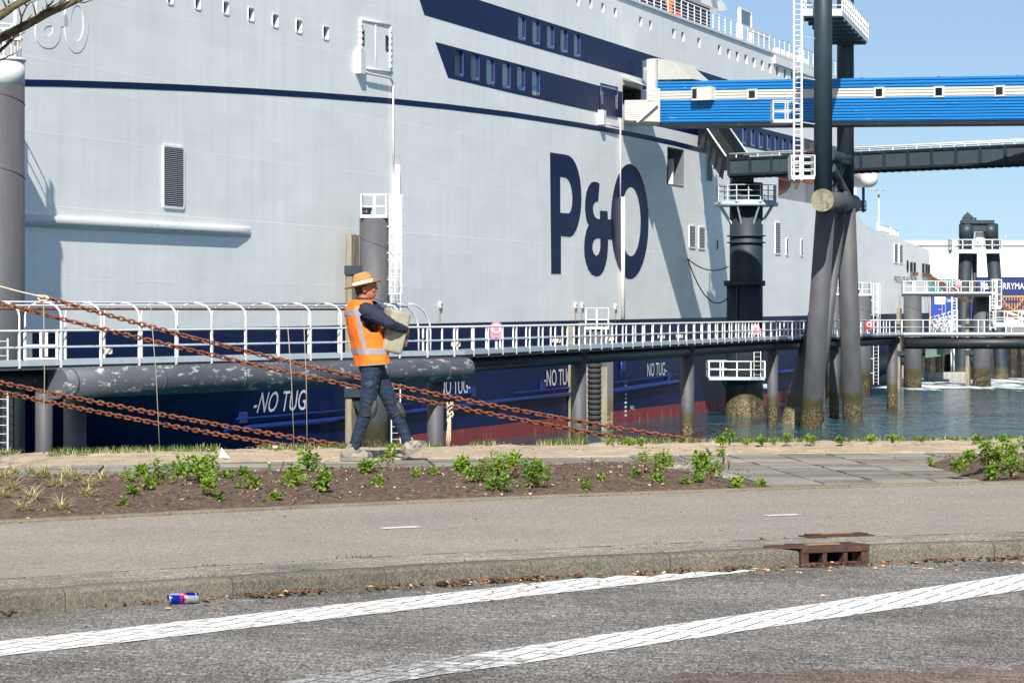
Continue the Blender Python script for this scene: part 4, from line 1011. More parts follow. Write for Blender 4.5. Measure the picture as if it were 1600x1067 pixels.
for y in (55, 120, 190): 
    mb = MB(); z = CZ + (HZ - y) * 165.3 / F; mb.bar((p.x, p.y + .1, z), (p.x + 1.2, 167.6, z), .06, .06); mb.build('ladder_bracket', WHITE, tr)
zl_ = CZ + (HZ - 278) * 166 / F; xa, xb = W(1235, 0, 166).x, W(1271, 0, 166).x
mb = MB(); mb.box(((xa + xb) / 2, 166.2, zl_), (xb - xa, 1.8, .22)); mb.build('landing', WHITE, tr); rail_box(tr, [(xa, 165.3), (xb, 165.3), (xb, 167.1), (xa, 167.1)], zl_ + .05, 1.2, (.4, .8), r=.032, step=.8, toe=False)
zl_ = CZ + (HZ - 190) * 166 / F; xa, xb = W(1207, 0, 166).x, W(1252, 0, 166).x
mb = MB(); mb.box(((xa + xb) / 2, 166.2, zl_), (xb - xa, 1.4, .2)); mb.build('landing', GALV, tr); rail_box(tr, [(xa, 165.5), (xb, 165.5), (xb, 166.9), (xa, 166.9)], zl_ + .05, 1.1, (.55,), r=.032, step=.8, toe=False)
for i in range(44):                             # mussels on the front leg
    a = random.uniform(-math.pi, 0); z = WZ + random.uniform(.35, 1.0); c = W(1267.5, 667, 175.5); mb = MB()
    mb.lathe([(0, -.11), (.09, -.05), (.1, .03), (0, .12)], (c.x + .66 * math.cos(a) + .03, c.y + .66 * math.sin(a), z), 6); mb.build('mussel', BARN, tr)
# ---------------------------------------------------------------- gangway, footbridge and ramp
def mat_clad(name, c, var=.1, scr=None):
    return M(name, c, .42, var=var, scale=.9, dirt=scr, dth=(.66, .70), dscale=2.4, stretch=(.35, .35, 4))
CBLUE = mat_clad('cladding_blue', lin((26, 118, 184)), .1, lin((150, 190, 218)))
CWHITE = mat_clad('cladding_cream', lin((204, 202, 192)), .05, lin((190, 186, 176)))
gd = Vector((20.8, -12.0)).normalized(); g0 = Vector((9.8, 184.0)); gn = Vector((gd.y, -gd.x))   # gn points to the camera side
if gn.y > 0: gn = -gn
gw = thing('passenger_gangway', (*g0, 13.5), 'blue and white corrugated passenger gangway high up between ferry and trestle', 'gangway')
GW = 2.5; ZB, ZT = 13.52, 16.12; GL = 46.0
def gp(t, o, z): v = g0 + gd * t + gn * o; return (v.x, v.y, z - .025 * t)
def clad(za, zb, n, mat, name):
    prof = []; step = (zb - za) / n
    for i in range(n):
        z = za + i * step; prof += [(z, 0.0), (z + step * .12, -.055), (z + step * .30, -.055), (z + step * .42, 0.012), (z + step * .9, 0.012)]
    prof.append((zb, 0.0)); mb = MB()
    for sgn, w_ in ((1, GW / 2), (-1, -GW / 2)):
        vs = [gp(t, w_ + sgn * o, z) for t in (0, GL) for z, o in prof]; k = len(prof)
        mb.add(vs, [((j, k + j, k + j + 1, j + 1) if sgn > 0 else (j + 1, k + j + 1, k + j, j)) for j in range(k - 1)])
    return mb.build(name, mat, gw)
clad(ZB, ZB + 1.44, 8, CBLUE, 'lower_cladding'); clad(ZB + 1.44, ZB + 2.0, 3, CWHITE, 'white_cladding'); clad(ZB + 2.0, ZT, 3, CBLUE, 'upper_cladding')
mb = MB(); mb.add([gp(0, -GW / 2, ZT), gp(GL, -GW / 2, ZT), gp(GL, GW / 2, ZT), gp(0, GW / 2, ZT), gp(0, 0, ZT + .12), gp(GL, 0, ZT + .12)], [(3, 2, 5, 4), (4, 5, 1, 0)]); mb.build('roof', CBLUE, gw)
for t in range(4, 46, 5):
    mb = MB(); mb.box(gp(t, 0, ZT + .02), (.05, GW + .06, .09), math.atan2(gd.y, gd.x)); mb.build('roof_seam', CBLUE, gw)
mb = MB(); a = gp(0, 0, ZB - .12); b = gp(GL, 0, ZB - .12); mb.bar(a, b, GW * .96, .24); mb.build('floor_beam', DARK, gw)
def gwin(t, w_=.42, h=.46):
    mb = MB(); c = gp(t, GW / 2 + .02, ZB + 1.72); mb.box(c, (w_ + .26, .09, h + .2), math.atan2(gd.y, gd.x)); o = mb.build('window_frame', CWHITE, gw)
    k = MB(); c = gp(t, GW / 2 + .045, ZB + 1.72); k.box(c, (w_, .06, h), math.atan2(gd.y, gd.x)); k.build('pane', GLASSD, o)
def tpx(px):                                     # along the gangway for a picture column
    q = g0 + gn * GW / 2; m = (px - 800) / F; return (m * q.y - q.x) / (gd.x - m * gd.y)
for px in (1175.5, 1374, 1467.5, 1562): gwin(tpx(px))
ta, tb = tpx(1087), tpx(1118); mb = MB(); c = gp((ta + tb) / 2, GW / 2 + .3, ZB + 1.78); mb.box(c, (tb - ta, .6, .82), math.atan2(gd.y, gd.x)); o = mb.build('box_window', CWHITE, gw)
k = MB(); k.box(gp(ta + .22, GW / 2 + .61, ZB + 1.78), (.3, .04, .6), math.atan2(gd.y, gd.x)); k.build('pane', GLASSD, o)
# portal at the ship end
rz = math.atan2(gd.y, gd.x)
mb = MB(); mb.box(gp(-.25, GW / 2 - .0, 15.5), (.62, .55, 4.1), rz); mb.box(gp(-.25, -GW / 2, 15.5), (.62, .55, 4.1), rz); mb.box(gp(-.25, 0, 17.45), (.62, GW, .3), rz); mb.build('portal_frame', M('portal_grey', lin((188, 190, 190)), .5, var=.06), gw)
mb = MB(); zz = ZT + .14
mb.add([gp(.1, GW / 2, zz), gp(tpx(1082), GW / 2, zz), gp(tpx(1062), GW / 2, zz + .75), gp(tpx(1057), GW / 2, zz + 1.05), gp(.1, GW / 2, zz + 1.35)] + [gp(.1, -GW / 2, zz), gp(tpx(1082), -GW / 2, zz), gp(tpx(1062), -GW / 2, zz + .75), gp(tpx(1057), -GW / 2, zz + 1.05), gp(.1, -GW / 2, zz + 1.35)], [(0, 1, 2, 3, 4), (9, 8, 7, 6, 5), (4, 3, 8, 9), (3, 2, 7, 8), (2, 1, 6, 7)]); mb.build('machine_housing', M('housing_grey', lin((178, 178, 172)), .5, var=.06), gw)
mb = MB(); mb.lathe([(0, -.5), (.35, -.5), (.5, -.2), (.5, .5), (0, .6)], gp(-.9, .3, 16.6), 14); mb.build('portal_fan', LOUV, gw)
# folding ship-side section
CB = mat_clad('bellows_cream', lin((198, 196, 186)), .06, lin((176, 170, 158)))
mb = MB(); n = 9
qa = [W(1028, 152 if i == 0 else 0, 184) for i in range(1)]
def quad(px0, px1, y0a, y0b, y1a, y1b, Da, Db, o, n):
    vs = []
    for i in range(n + 1):
        f = i / n; e = .04 if i % 2 else 0
        vs += [tuple(W(px0, y0a + (y0b - y0a) * f, Da) + Vector((0, -o - e, 0))), tuple(W(px1, y1a + (y1b - y1a) * f, Db) + Vector((0, -o - e, 0)))]
    return vs, [(2 * i, 2 * i + 1, 2 * i + 3, 2 * i + 2) for i in range(n)]
v, f = quad(975, 1030, 159, 190, 158, 193, 183.2, 183.3, 1.0, 22); mb.add(v, f)
v, f = quad(1012, 1030, 142, 160, 141, 160, 183.2, 183.3, 1.0, 10); mb.add(v, f)
v, f = quad(975, 1030, 159, 190, 158, 193, 184.6, 184.9, -1.0, 2); mb.add(v, f)
a = W(975, 190.5, 182); b = W(1030, 193.5, 182); c = W(1030, 193.5, 186); d = W(975, 190.5, 186); mb.add([a, b, c, d], [(0, 1, 2, 3)]); mb.build('folding_section', CB, gw)
mb = MB(); mb.bar(W(995, 191, 182), W(1028, 161, 182), .14, .14); mb.build('strut', GALV, gw)
mb = MB(); mb.bar(W(975, 191.5, 182.1), W(1030, 195, 182.1), .3, .22); mb.build('sill_beam', DARK, gw)
for px in (1010, 1019): 
    mb = MB(); mb.bar(W(px, 95, 186), W(px, 140, 186), .5, .06, up=(0, 1, 0)); mb.build('glazed_side', GLASS, gw)
mb = MB(); mb.bar(W(1014.5, 94, 185.8), W(1014.5, 141, 185.8), .14, .14); mb.bar(W(1023, 94, 185.8), W(1023, 141, 185.8), .14, .14); mb.build('mullion', WHITE, gw)
# footbridge
fb0, fb1 = Vector((15.2, 195)), Vector((38.0, 172.9)); fd = (fb1 - fb0).normalized(); fn_ = Vector((fd.y, -fd.x)); fn_ = fn_ if fn_.y < 0 else -fn_
fb = thing('footbridge', (*fb0, 10.6), 'dark panelled footbridge with white handrail below the blue gangway', 'bridge')
Z0, Z1 = 10.68, 11.95; FW = 1.5; FL = (fb1 - fb0).length
def fp(t, o, z): v = fb0 + fd * t + fn_ * o; return Vector((v.x, v.y, z))
for s in (1, -1):
    mb = MB(); mb.bar(fp(0, s * FW / 2, (Z0 + Z1) / 2), fp(FL, s * FW / 2, (Z0 + Z1) / 2), .05, Z1 - Z0 - .3); mb.build('side_panel', M('panel_grey', lin((62, 74, 82)), .6, var=.12), fb)
    mb = MB(); mb.bar(fp(0, s * FW / 2, Z1 - .12), fp(FL, s * FW / 2, Z1 - .12), .2, .16); mb.bar(fp(0, s * FW / 2, Z0 + .08), fp(FL, s * FW / 2, Z0 + .08), .2, .16); mb.build('girder', DARK, fb)
    mb = MB(); mb.tube([fp(0, s * FW / 2, Z1 + .22), fp(FL, s * FW / 2, Z1 + .22)], .06, 8); mb.build('handrail', WHITE, fb)
    n = int(FL / 1.86); rm = MB(); rm.box((0, 0, 0), (.16, .22, Z1 - Z0 - .06), math.atan2(fd.y, fd.x)); rm = rm.mesh('panel_rib', TEALU); hm = MB(); hm.box((0, 0, 0), (.07, .07, .3)); hm = hm.mesh('rail_stub', WHITE)
    for i in range(n + 1):
        link('panel_rib', rm, fb, mw=Matrix.Translation(fp(i * 1.86, s * (FW / 2 + .03), (Z0 + Z1) / 2))); link('rail_stub', hm, fb, mw=Matrix.Translation(fp(i * 1.86 + .6, s * FW / 2, Z1 + .1)))
mb = MB()
for i in range(int(FL / .6)): mb.bar(fp(i * .6, -FW / 2, Z0 - .06), fp(i * .6, FW / 2, Z0 - .06), .12, .12)
mb.build('deck_joists', DARK, fb); mb = MB(); mb.bar(fp(0, 0, Z0 + .03), fp(FL, 0, Z0 + .03), FW, .05); mb.build('deck', DARK, fb)
# ramp from the ship side down to the footbridge
ra = W(1150, 262, 195.5); rb = SHIPM @ Vector((hs(1094), hz(1094, 200), .6)); rd = (rb - ra).normalized()
rm_ = thing('sloping_ramp', tuple(ra), 'steep dark ribbed ramp dropping from the ferry side to the footbridge', 'ramp')
sd_ = rd.cross(Vector((0, 0, 1))).normalized(); sd_ = sd_ if sd_.y < 0 else -sd_; up = sd_.cross(rd); up = up if up.z > 0 else -up; L = (rb - ra).length
for s in (1, -1):
    mb = MB(); q = sd_ * s * .85; mb.add([ra + q - up * .9, rb + q - up * .9, rb + q + up * .75, ra + q + up * .75, ra + q * .94 - up * .9, rb + q * .94 - up * .9, rb + q * .94 + up * .75, ra + q * .94 + up * .75], [(0, 1, 2, 3), (7, 6, 5, 4), (3, 2, 6, 7), (0, 4, 5, 1)]); mb.build('side_plate', TEALU, rm_)
    mb = MB(); mb.tube([ra + q + up * .85, rb + q + up * .85], .06, 8); mb.build('handrail', WHITE if s > 0 else GALV, rm_)
    for i in range(5):
        c = ra + rd * (L * (i + .3) / 5) + q * 1.04; mb = MB(); mb.bar(c - up * .9, c + up * .72, .14, .12, up=rd); mb.build('rib', DARK, rm_)
        for j in range(3): mb = MB(); e = c + rd * (.45 + j * .3) + up * .62; mb.bar(e, e - up * .28, .08, .05, up=rd); mb.build('tread_end', DARK, rm_)
mb = MB(); mb.bar(ra - up * .2, rb - up * .2, 1.6, .08, up=up); mb.build('ramp_floor', DARK, rm_)

# ---------------------------------------------------------------- right hand side, beyond the stern
br = thing('high_bridge', (*W(1486, 460, 270).xy, -.5), 'short white railed bridge resting on the two far dolphins', 'bridge')
xa, xb = W(1413, 0, 269).x, W(1551, 0, 271).x; zd = CZ + (HZ - 462) * 270 / F
mb = MB(); mb.box(((xa + xb) / 2, 270.2, zd + .05), (xb - xa, 1.6, .3)); mb.build('deck', DARK, br)
rail_box(br, [(xa, 269.4), (xb, 269.4), (xb, 271), (xa, 271)], zd + .2, 1.15, (.6,), r=.04, step=1.05)
xa2, xb2 = W(1549, 0, 270).x, W(1563, 0, 270).x
mb = MB(); mb.box(((xa2 + xb2) / 2, 270, zd - 1.2), (xb2 - xa2, 1.2, .1)); mb.build('landing', WHITE, br)
for z in (zd - 1.1, ): rail_box(br, [(xa2, 269.4), (xb2, 269.4), (xb2, 270.6), (xa2, 270.6)], z, 2.6, (.6, 1.2, 1.9), r=.05, step=.4)
ladder(br, xa2, 269.2, DZ, zd, .5, thick=.09)
xa, xb = W(1552, 0, 262).x, W(1640, 0, 262).x; zd2 = CZ + (HZ - 508) * 262 / F
lp = thing('low_bridge', ((xa + xb) / 2, 262, zd2), 'low white railed landing at the right edge behind the walkway', 'bridge')
mb = MB(); mb.box(((xa + xb) / 2, 262.8, zd2), (xb - xa, 1.8, .25)); mb.build('deck', GALV, lp); rail_box(lp, [(xa, 262), (xb, 262), (xb, 263.6), (xa, 263.6)], zd2 + .1, 1.15, (.58,), r=.045, step=1.4)
mb = MB(); mb.bar(W(1600, 487, 262), W(1588, 508, 262), .1, .1); mb.bar(W(1606, 487, 262), W(1594, 508, 262), .1, .1); mb.build('stair_rail', WHITE, lp)
# linkspan tower
lt = thing('linkspan_tower', (*W(1530, 600, 300).xy, WZ), 'dark twin column tower with a white railed platform at the far right', 'tower')
def col(xt, yt, xb_, yb, D, r, name='column'):
    a, b = W(xt, yt, D), W(xb_, yb, D); mb = MB(); mb.tube([a, b, b + (b - a).normalized() * 2], r, 28); return mb.build(name, TEAL, lt)
col(1510.5, 350, 1502, 600, 300, .72); col(1548, 350, 1566, 598, 300, .70)
mb = MB(); mb.tube([W(1523, 395, 301), W(1522, 560, 301)], .25, 12); mb.tube([W(1523, 500, 301), W(1523, 600, 301)], .6, 20); mb.build('cylinder_rod', TEAL, lt)
mb = MB(); a, b = W(1502, 347, 300), W(1552, 347, 300); mb.bar(a, b, 1.6, .35); mb.bar(W(1512, 356, 300), W(1548, 356, 300), 1.0, .8); mb.build('head_beam', TEALU, lt)
for px in (1510, 1548): mb = MB(); c = W(px, 358, 300); mb.tube([c - Vector((0, 0, .9)), c + Vector((0, 0, .5))], .78, 24); mb.build('column_head', TEALU, lt)
mb = MB(); c = W(1512, 347, 299.6)
mb.add([c + Vector((-.7, 0, 0)), c + Vector((.9, 0, 0)), c + Vector((.6, 0, .5)), c + Vector((0, 0, 1.05)), c + Vector((-.5, 0, .6))], [(0, 1, 2, 3, 4)]); mb.tube([W(1517, 344, 299.6), W(1525, 345, 299.6)], .3, 12); mb.build('sheave', TEALU, lt)
mb = MB(); c = W(1530, 370, 300.5); mb.box(c, (.7, .5, .9)); mb.build('hoist_box', WHITE, lt)
z = CZ + (HZ - 394) * 300 / F; xa, xb = W(1487, 0, 299).x, W(1564, 0, 299).x
mb = MB(); mb.box(((xa + xb) / 2, 299.8, z), (xb - xa, 3.0, .3)); mb.build('platform', WHITE, lt); rail_box(lt, [(xa, 298.3), (xb, 298.3), (xb, 301.3), (xa, 301.3)], z + .1, 1.15, (.6,), r=.05, step=1.0)
ladder(lt, W(1490, 0, 299).x, 298.5, DZ - 1, z, .5, 1, z - 4, thick=.08)
for px in (1472, 1477): 
    mb = MB(); mb.tube([W(px, 395, 298), W(px, 520, 298)], .05, 6); mb.build('guide_pipe', GALV, lt)
# stair tower
st = thing('steel_stair', (*W(1470, 520, 285).xy, DZ), 'tangle of white steel stair railings below the linkspan tower', 'stair')
for i in range(5):
    a, b = W(1453 + i * 3, 505 + i * 3.5, 285 + i), W(1496, 493 + i * 7, 285 + i); mb = MB(); mb.tube([a, b], .05, 6); mb.tube([a + Vector((0, 0, .55)), b + Vector((0, 0, .55))], .05, 6); mb.build('stair_rail', WHITE, st)
    for j in range(7): q = a.lerp(b, j / 6); mb = MB(); mb.bar(q - Vector((0, 0, .5)), q + Vector((0, 0, .6)), .07, .07); mb.build('rail_post', WHITE, st)
for i in range(6): mb = MB(); q = W(1474 + i * 4.3, 524 - i * 3, 284); mb.box(q, (.7, .8, .08)); mb.build('tread', GALV, st)
for px in (1486.5, 1490.5): mb = MB(); mb.tube([W(px, 525, 285), W(px, 580, 285)], .09, 8); mb.build('guide_pipe', WHITE, st)
# floating ramp and pontoon
ls = thing('linkspan_ramp', (*W(1465, 540, 288).xy, -2), 'green grey hinged ramp flap hanging over the water at the stern', 'ramp')
v = [W(1443, 548, 290), W(1488, 548, 290), W(1474, 553, 284), W(1441, 553, 284), W(1443, 542, 296), W(1492, 538, 296)]
mb = MB(); a = [W(1447, 540, 296), W(1492, 536, 296), W(1474, 541.5, 286), W(1446, 545, 286)]; mb.add(a + [p - Vector((0, 0, .9)) for p in a], [(0, 3, 2, 1), (3, 7, 6, 2), (2, 6, 5, 1), (0, 4, 7, 3), (4, 5, 6, 7)]); mb.build('ramp_flap', M('ramp_green', lin((92, 112, 104)), .7, var=.25, scale=1), ls)
mb = MB(); mb.box(W(1468, 536, 292), (2.4, 1.0, .5)); mb.build('ramp_lip', WHITE, ls)
for i in range(3): mb = MB(); mb.tube([W(1475 + i * 3.4, 533, 287), W(1474 + i * 3.4, 545, 287)], .16, 10); mb.build('hydraulic_ram', WHITE, ls)
a = W(1447, 586, 292); b = W(1512, 586, 292); pt = MB(); pt.box(((a.x + b.x) / 2, 292.5, WZ + .45), (b.x - a.x, 2.6, 1.0))
o = pt.build('pontoon', M('pontoon_grey', lin((150, 150, 148)), .7, var=.2, scale=1, dirt=lin((120, 80, 56)), dth=(.6, .7), dscale=1.6, stretch=(3, 1, .3))); tag(o, 'low grey pontoon floating in the churned water at the stern', 'pontoon')
bv = o.modifiers.new('b', 'BEVEL'); bv.width = .12; bv.segments = 2
# far quay
fq = MB(); fq.box((250, 620, -4.4), (416, 620, 7.3)); o = fq.build('far_quay', M('far_quay_concrete', lin((150, 146, 138)), .9, var=.1, scale=.1)); tag(o, kind='structure')
swt = thing('sheet_pile_wall', (60, 309, WZ), 'dark corrugated sheet pile wall at the right edge of the water', 'wall')
SHP = M('sheet_pile', lin((40, 38, 36)), .8, var=.3, scale=1, dirt=lin((84, 78, 56)), dth=(.5, .65), dscale=1.2)
sm = MB(); sm.add([(-.55, 0, -3.2), (-.3, -.45, -3.2), (.3, -.45, -3.2), (.55, 0, -3.2), (-.55, 0, 2.6), (-.3, -.45, 2.6), (.3, -.45, 2.6), (.55, 0, 2.6)], [(0, 1, 5, 4), (1, 2, 6, 5), (2, 3, 7, 6)]); sm = sm.mesh('sheet_pile', SHP)
for i in range(28): link('sheet_pile', sm, swt, mw=Matrix.Translation((44 + i * 1.1, 309.6, -3.5)))
wc = MB(); wc.box((58, 309.3, -.7), (32, 1.2, .5)); wc.build('capping_beam', M('cap_conc', lin((120, 116, 108)), .9), swt)
# warehouse
wh = thing('warehouse', (*W(1560, 470, 460).xy, -.75), 'long white warehouse with a grey roof edge behind the linkspan', 'building')
D = 460; xa, xb = W(1405, 0, D).x, W(1760, 0, D).x; zt = CZ + (HZ - 383) * D / F; zb = -.75
WP_ = M('warehouse_white', (.74, .74, .72), .6, var=.05, scale=.2)
z = zb; rows = 5
for i in range(rows):
    z0 = zb + (zt - zb) * i / rows; mb = MB(); mb.box(((xa + xb) / 2, D, (z0 + (zt - zb) / rows / 2)), (xb - xa, .3, (zt - zb) / rows - .05)); mb.build('wall_panel', WP_, wh)
mb = MB(); mb.box(((xa + xb) / 2, D + 30, (zt + zb) / 2), (xb - xa - .2, 59.4, zt - zb - .1)); mb.build('hall', M('wh_grey', lin((188, 190, 188)), .7), wh)
mb = MB(); mb.box(((xa + xb) / 2, D - .15, zt + .35), (xb - xa + .4, .8, .75)); mb.build('roof_edge', M('roof_edge', lin((206, 206, 200)), .6, var=.08), wh)
mb = MB(); mb.add([(xa, D, zt + .7), (xb, D, zt + .7), (xb, D + 60, zt + 1.6), (xa, D + 60, zt + 1.6)], [(0, 1, 2, 3)]); mb.build('roof', M('wh_roof', lin((190, 192, 190)), .7), wh)
mb = MB(); mb.box((W(1466, 0, D).x, D - .2, CZ + (HZ - 450) * D / F), (5.5, .2, 2.8)); mb.build('teal_door', M('teal_door', lin((48, 112, 120)), .6), wh)
for px in (1572, 1500, 1640): mb = MB(); mb.tube([W(px, 378, D - .4), W(px, 500, D - .4)], .06, 6); mb.build('downpipe', GALV, wh)
mb = MB(); mb.tube([W(1571.5, 378, D), W(1571.5, 368, D)], .08, 6); mb.build('vent_mast', GALV, wh)
# container, trailer, crane jib
ct = thing('blue_container', (*W(1580, 500, 390).xy, -.75), 'dark blue container with white lettering at the right edge', 'container')
CN = M('container_blue', lin((14, 38, 98)), .5, var=.12, scale=.6); D = 390; xa, xb = W(1527, 0, D).x, W(1675, 0, D).x; zt, zb = CZ + (HZ - 433) * D / F, CZ + (HZ - 487) * D / F
mb = MB(); mb.box(((xa + xb) / 2, D + 1.25, (zt + zb) / 2), (xb - xa, 2.5, zt - zb)); mb.build('box', CN, ct)
mb = MB()
for i in range(34): mb.box((xa + .2 + i * .38, D - .02, (zt + zb) / 2), (.18, .06, zt - zb - .3))
mb.build('corrugation', CN, ct)
mb = MB(); mb.box(((xa + xb) / 2, D - .03, zt - .06), (xb - xa, .12, .14)); mb.box(((xa + xb) / 2, D - .03, zb + .06), (xb - xa, .12, .14)); mb.build('frame', CN, ct)
def flattext(body, px0, px1, y0, y1, D, mat, parent):
    vs, fs = text2d(body); xs = [v.x for v in vs]; ys = [v.y for v in vs]; a, b = W(px0, y1, D), W(px1, y0, D)
    mb = MB(); mb.add([(a.x + (b.x - a.x) * (v.x - min(xs)) / (max(xs) - min(xs)), D, a.z + (b.z - a.z) * (v.y - min(ys)) / (max(ys) - min(ys))) for v in vs], fs); return mb.build('lettering', mat, parent)
flattext('P&O FERRYMASTERS', 1534, 1627, 442, 452, D - .09, LETTER, ct)
tl = thing('box_trailer', (*W(1475, 515, 345).xy, -.75), 'bright blue box trailer with a white square emblem parked behind the stern', 'trailer')
D = 345; TB = M('trailer_blue', lin((20, 60, 156)), .5, var=.08, scale=.5); xa, xb = W(1455, 0, D).x, W(1520, 0, D).x; zt, zb = CZ + (HZ - 462) * D / F, CZ + (HZ - 505) * D / F
mb = MB(); mb.box(((xa + xb) / 2, D + 1.25, (zt + zb) / 2), (xb - xa, 2.5, zt - zb)); mb.build('box', TB, tl)
mb = MB(); mb.box((xa - .12, D + 1.25, (zt + zb) / 2), (.14, 2.5, zt - zb)); mb.build('front_panel', M('trailer_tan', lin((196, 160, 110)), .7), tl)
mb = MB(); mb.box(((xa + xb) / 2, D + .05, zb - .12), (xb - xa, .1, .14)); mb.build('underrun_rail', REDB, tl)
mb = MB(); mb.box(((xa + xb) / 2, D + 1.2, zb - .2), (xb - xa, 1.6, .25)); mb.build('chassis', BLACK, tl)
for px in (1464, 1477, 1490, 1510):
    c = W(px, 511, D - .02); mb = MB(); mb.tube([c, c + Vector((0, .35, 0))], .52, 20); wv = mb.build('wheel', RUBBER, tl); k = MB(); k.tube([c - Vector((0, .02, 0)), c + Vector((0, .1, 0))], .27, 16); k.build('rim', LOUV, wv)
mb = MB(); a = W(1468.5, 469, D - .03); mb.add([(a.x + p[0], a.y, a.z + p[1]) for p in rrect(0, 0, .62, .5, .15)], [tuple(range(16))]); mb.build('logo_plate', LETTER, tl)
flattext('TIP', 1465, 1472, 467, 471, D - .05, TB, tl); flattext('Trailer Services', 1476, 1512, 466, 472, D - .03, LETTER, tl)
mb = MB(); mb.box(W(1469, 483.5, D - .03), (.5, .03, .12)); mb.build('amber_plate', ORANGE, tl)
yc = thing('crane_jib', (*W(1585, 495, 330).xy, -.7), 'yellow lattice crane jib lying at the right edge', 'jib')
YEL = M('crane_yellow', lin((188, 134, 64)), .55, var=.1); D = 330
zt, zb = CZ + (HZ - 463) * D / F, CZ + (HZ - 485) * D / F; xa, xb = W(1561, 0, D).x, W(1700, 0, D).x
for y in (D, D + 1.6):
    for z in (zt, zb): mb = MB(); mb.bar((xa, y, z), (xb, y, z), .16, .16); mb.build('chord', YEL, yc)
    for i in range(8): x = xa + i * 1.6; mb = MB(); mb.bar((x, y, zb if i % 2 else zt), (x + 1.6, y, zt if i % 2 else zb), .1, .1); mb.build('lacing', YEL, yc)
for i in range(30): mb = MB(); mb.bar((xa + i * .32, D + .8, zb), (xa + i * .32, D + .8, zt), .1, .06, up=(0, 1, 0)); mb.build('stanchion', YEL, yc)
mb = MB(); mb.box(((xa + xb) / 2, D + .8, zb - .75), (xb - xa, 1.6, .35)); mb.build('cradle', M('cradle_brown', lin((110, 84, 60)), .8, var=.3), yc)
for i in range(4): mb = MB(); mb.box((xa + .6 + i * 2.6, D + .8, (zb + zt) / 2 - 1.7), (.3, 1.6, 1.6)); mb.build('trestle_block', M('cradle_brown', (0, 0, 0)), yc)
# lighting mast
lm = thing('light_mast', (*W(1373, 400, 420).xy, -.75), 'tall floodlight mast with a ring of lamps behind the stern', 'mast')
a = W(1373, 297, 420); mb = MB(); mb.tube([(a.x, 420, -.75), (a.x, 420, a.z)], [.3, .14], 10); mb.build('pole', GALV, lm)
for i in range(8):
    an = R(45 * i); mb = MB(); q = a + Vector((1.25 * math.cos(an), 1.25 * math.sin(an), 0)); mb.bar(a, q, .08, .08); mb.box(q, (.55, .5, .16)); mb.build('floodlight', LOUV, lm)
# white tank behind the footbridge
tk = thing('white_tank', tuple(W(1350, 290, 240)), 'white rounded tank hanging below the dark footbridge', 'tank')
a, b = W(1330, 279, 245), W(1358, 279, 238); d = (b - a).normalized(); n_ = 12
mb = MB(); mb.tube([a] + [b + d * (.75 * math.sin(R(t))) for t in range(0, 91, 15)], [.75] + [.75 * math.cos(R(min(t, 88))) for t in range(0, 91, 15)], 20); mb.build('shell', M('tank_white', lin((214, 214, 206)), .5, var=.08), tk)
mb = MB(); mb.tube([W(1349, 289, 241), W(1349, 332, 241)], .12, 8); mb.build('stand', TEALU, tk); rail_box(tk, [tuple(W(1339, 0, 241).xy), tuple(W(1353, 0, 241).xy)], CZ + (HZ - 330) * 241 / F, .85, (.4,), closed=False, r=.04, step=.3, mat=TEALU)
# lifebuoy cabinets
for px, py, D, m, wh in ((775.5, 516, 0, PINK, 'pink lifebuoy box on the walkway just right of the worker'), (1180.5, 515, 0, PINK, 'pink lifebuoy box in front of the dark column tower'), (1497, 443, 269.2, PINK, 'pink lifebuoy box on the high bridge by the linkspan'), (1358, 508, 0, REDB, 'red lifebuoy box beside the right trestle leg')):
    p = onwalk(px); D = D or p.y - .4; c = W(px, py, D); k = .72 if D < 200 else .8
    t = thing('lifebuoy_box', tuple(c - Vector((0, 0, .5))), wh, 'lifebuoy box', 'lifebuoy boxes')
    mb = MB(); pr = [(-.33, -.42), (.33, -.42), (.36, .1), (.28, .36), (.14, .46), (-.14, .46), (-.28, .36), (-.36, .1)]
    mb.add([(c.x + x * k, c.y - .14, c.z + z * k) for x, z in pr] + [(c.x + x * k, c.y + .14, c.z + z * k) for x, z in pr], [tuple(range(8)), tuple(range(15, 7, -1))] + [(i, i + 8, (i + 1) % 8 + 8, (i + 1) % 8) for i in range(8)]); mb.build('cabinet', m, t)
    mb = MB(); mb.bar((c.x, c.y + .1, c.z - .3), (c.x, c.y + .1, c.z - .95), .1, .1); mb.build('stand', GALV, t)
    mb = MB(); mb.lathe([(.13, -.02), (.2, -.02), (.2, .02), (.13, .02)], (c.x, c.y - .15, c.z + .05), 14, Matrix.Rotation(R(90), 3, 'X')); mb.build('buoy_emblem', LETTER, t)
# mooring hawsers from the stern ports
for i, (x0, y0, x1, y1) in enumerate(((1443, 428, 1512, 472), (1450, 428, 1535, 470), (1447, 427, 1523, 474))):
    a, b = W(x0, y0, hD(x0) - .8), W(x1, y1, 276); mb = MB(); mb.tube([a.lerp(b, k / 10) - Vector((0, 0, .9 * (k / 10) * (1 - k / 10))) for k in range(11)], .11, 8)
    o = mb.build('mooring_hawser', M('hawser_brown', lin((98, 72, 52)), .9, var=.3, scale=6)); tag(o, ('left', 'right', 'middle')[i] + ' one of three brown hawsers running from the stern to the bridge', 'hawser', 'stern hawsers')
for i, (x0, y0, x1, y1) in enumerate(((1555, 474, 1640, 500), (1553, 480, 1640, 512))):
    a, b = W(x0, y0, 276), W(x1, y1, 276); mb = MB(); mb.tube([a.lerp(b, k / 10) - Vector((0, 0, 1.2 * (k / 10) * (1 - k / 10))) for k in range(11)], .13, 8)
    o = mb.build('mooring_hawser', M('hawser_brown', (0, 0, 0))); tag(o, ('upper', 'lower')[i] + ' brown hawser leaving the bridge for the right edge', 'hawser', 'stern hawsers')
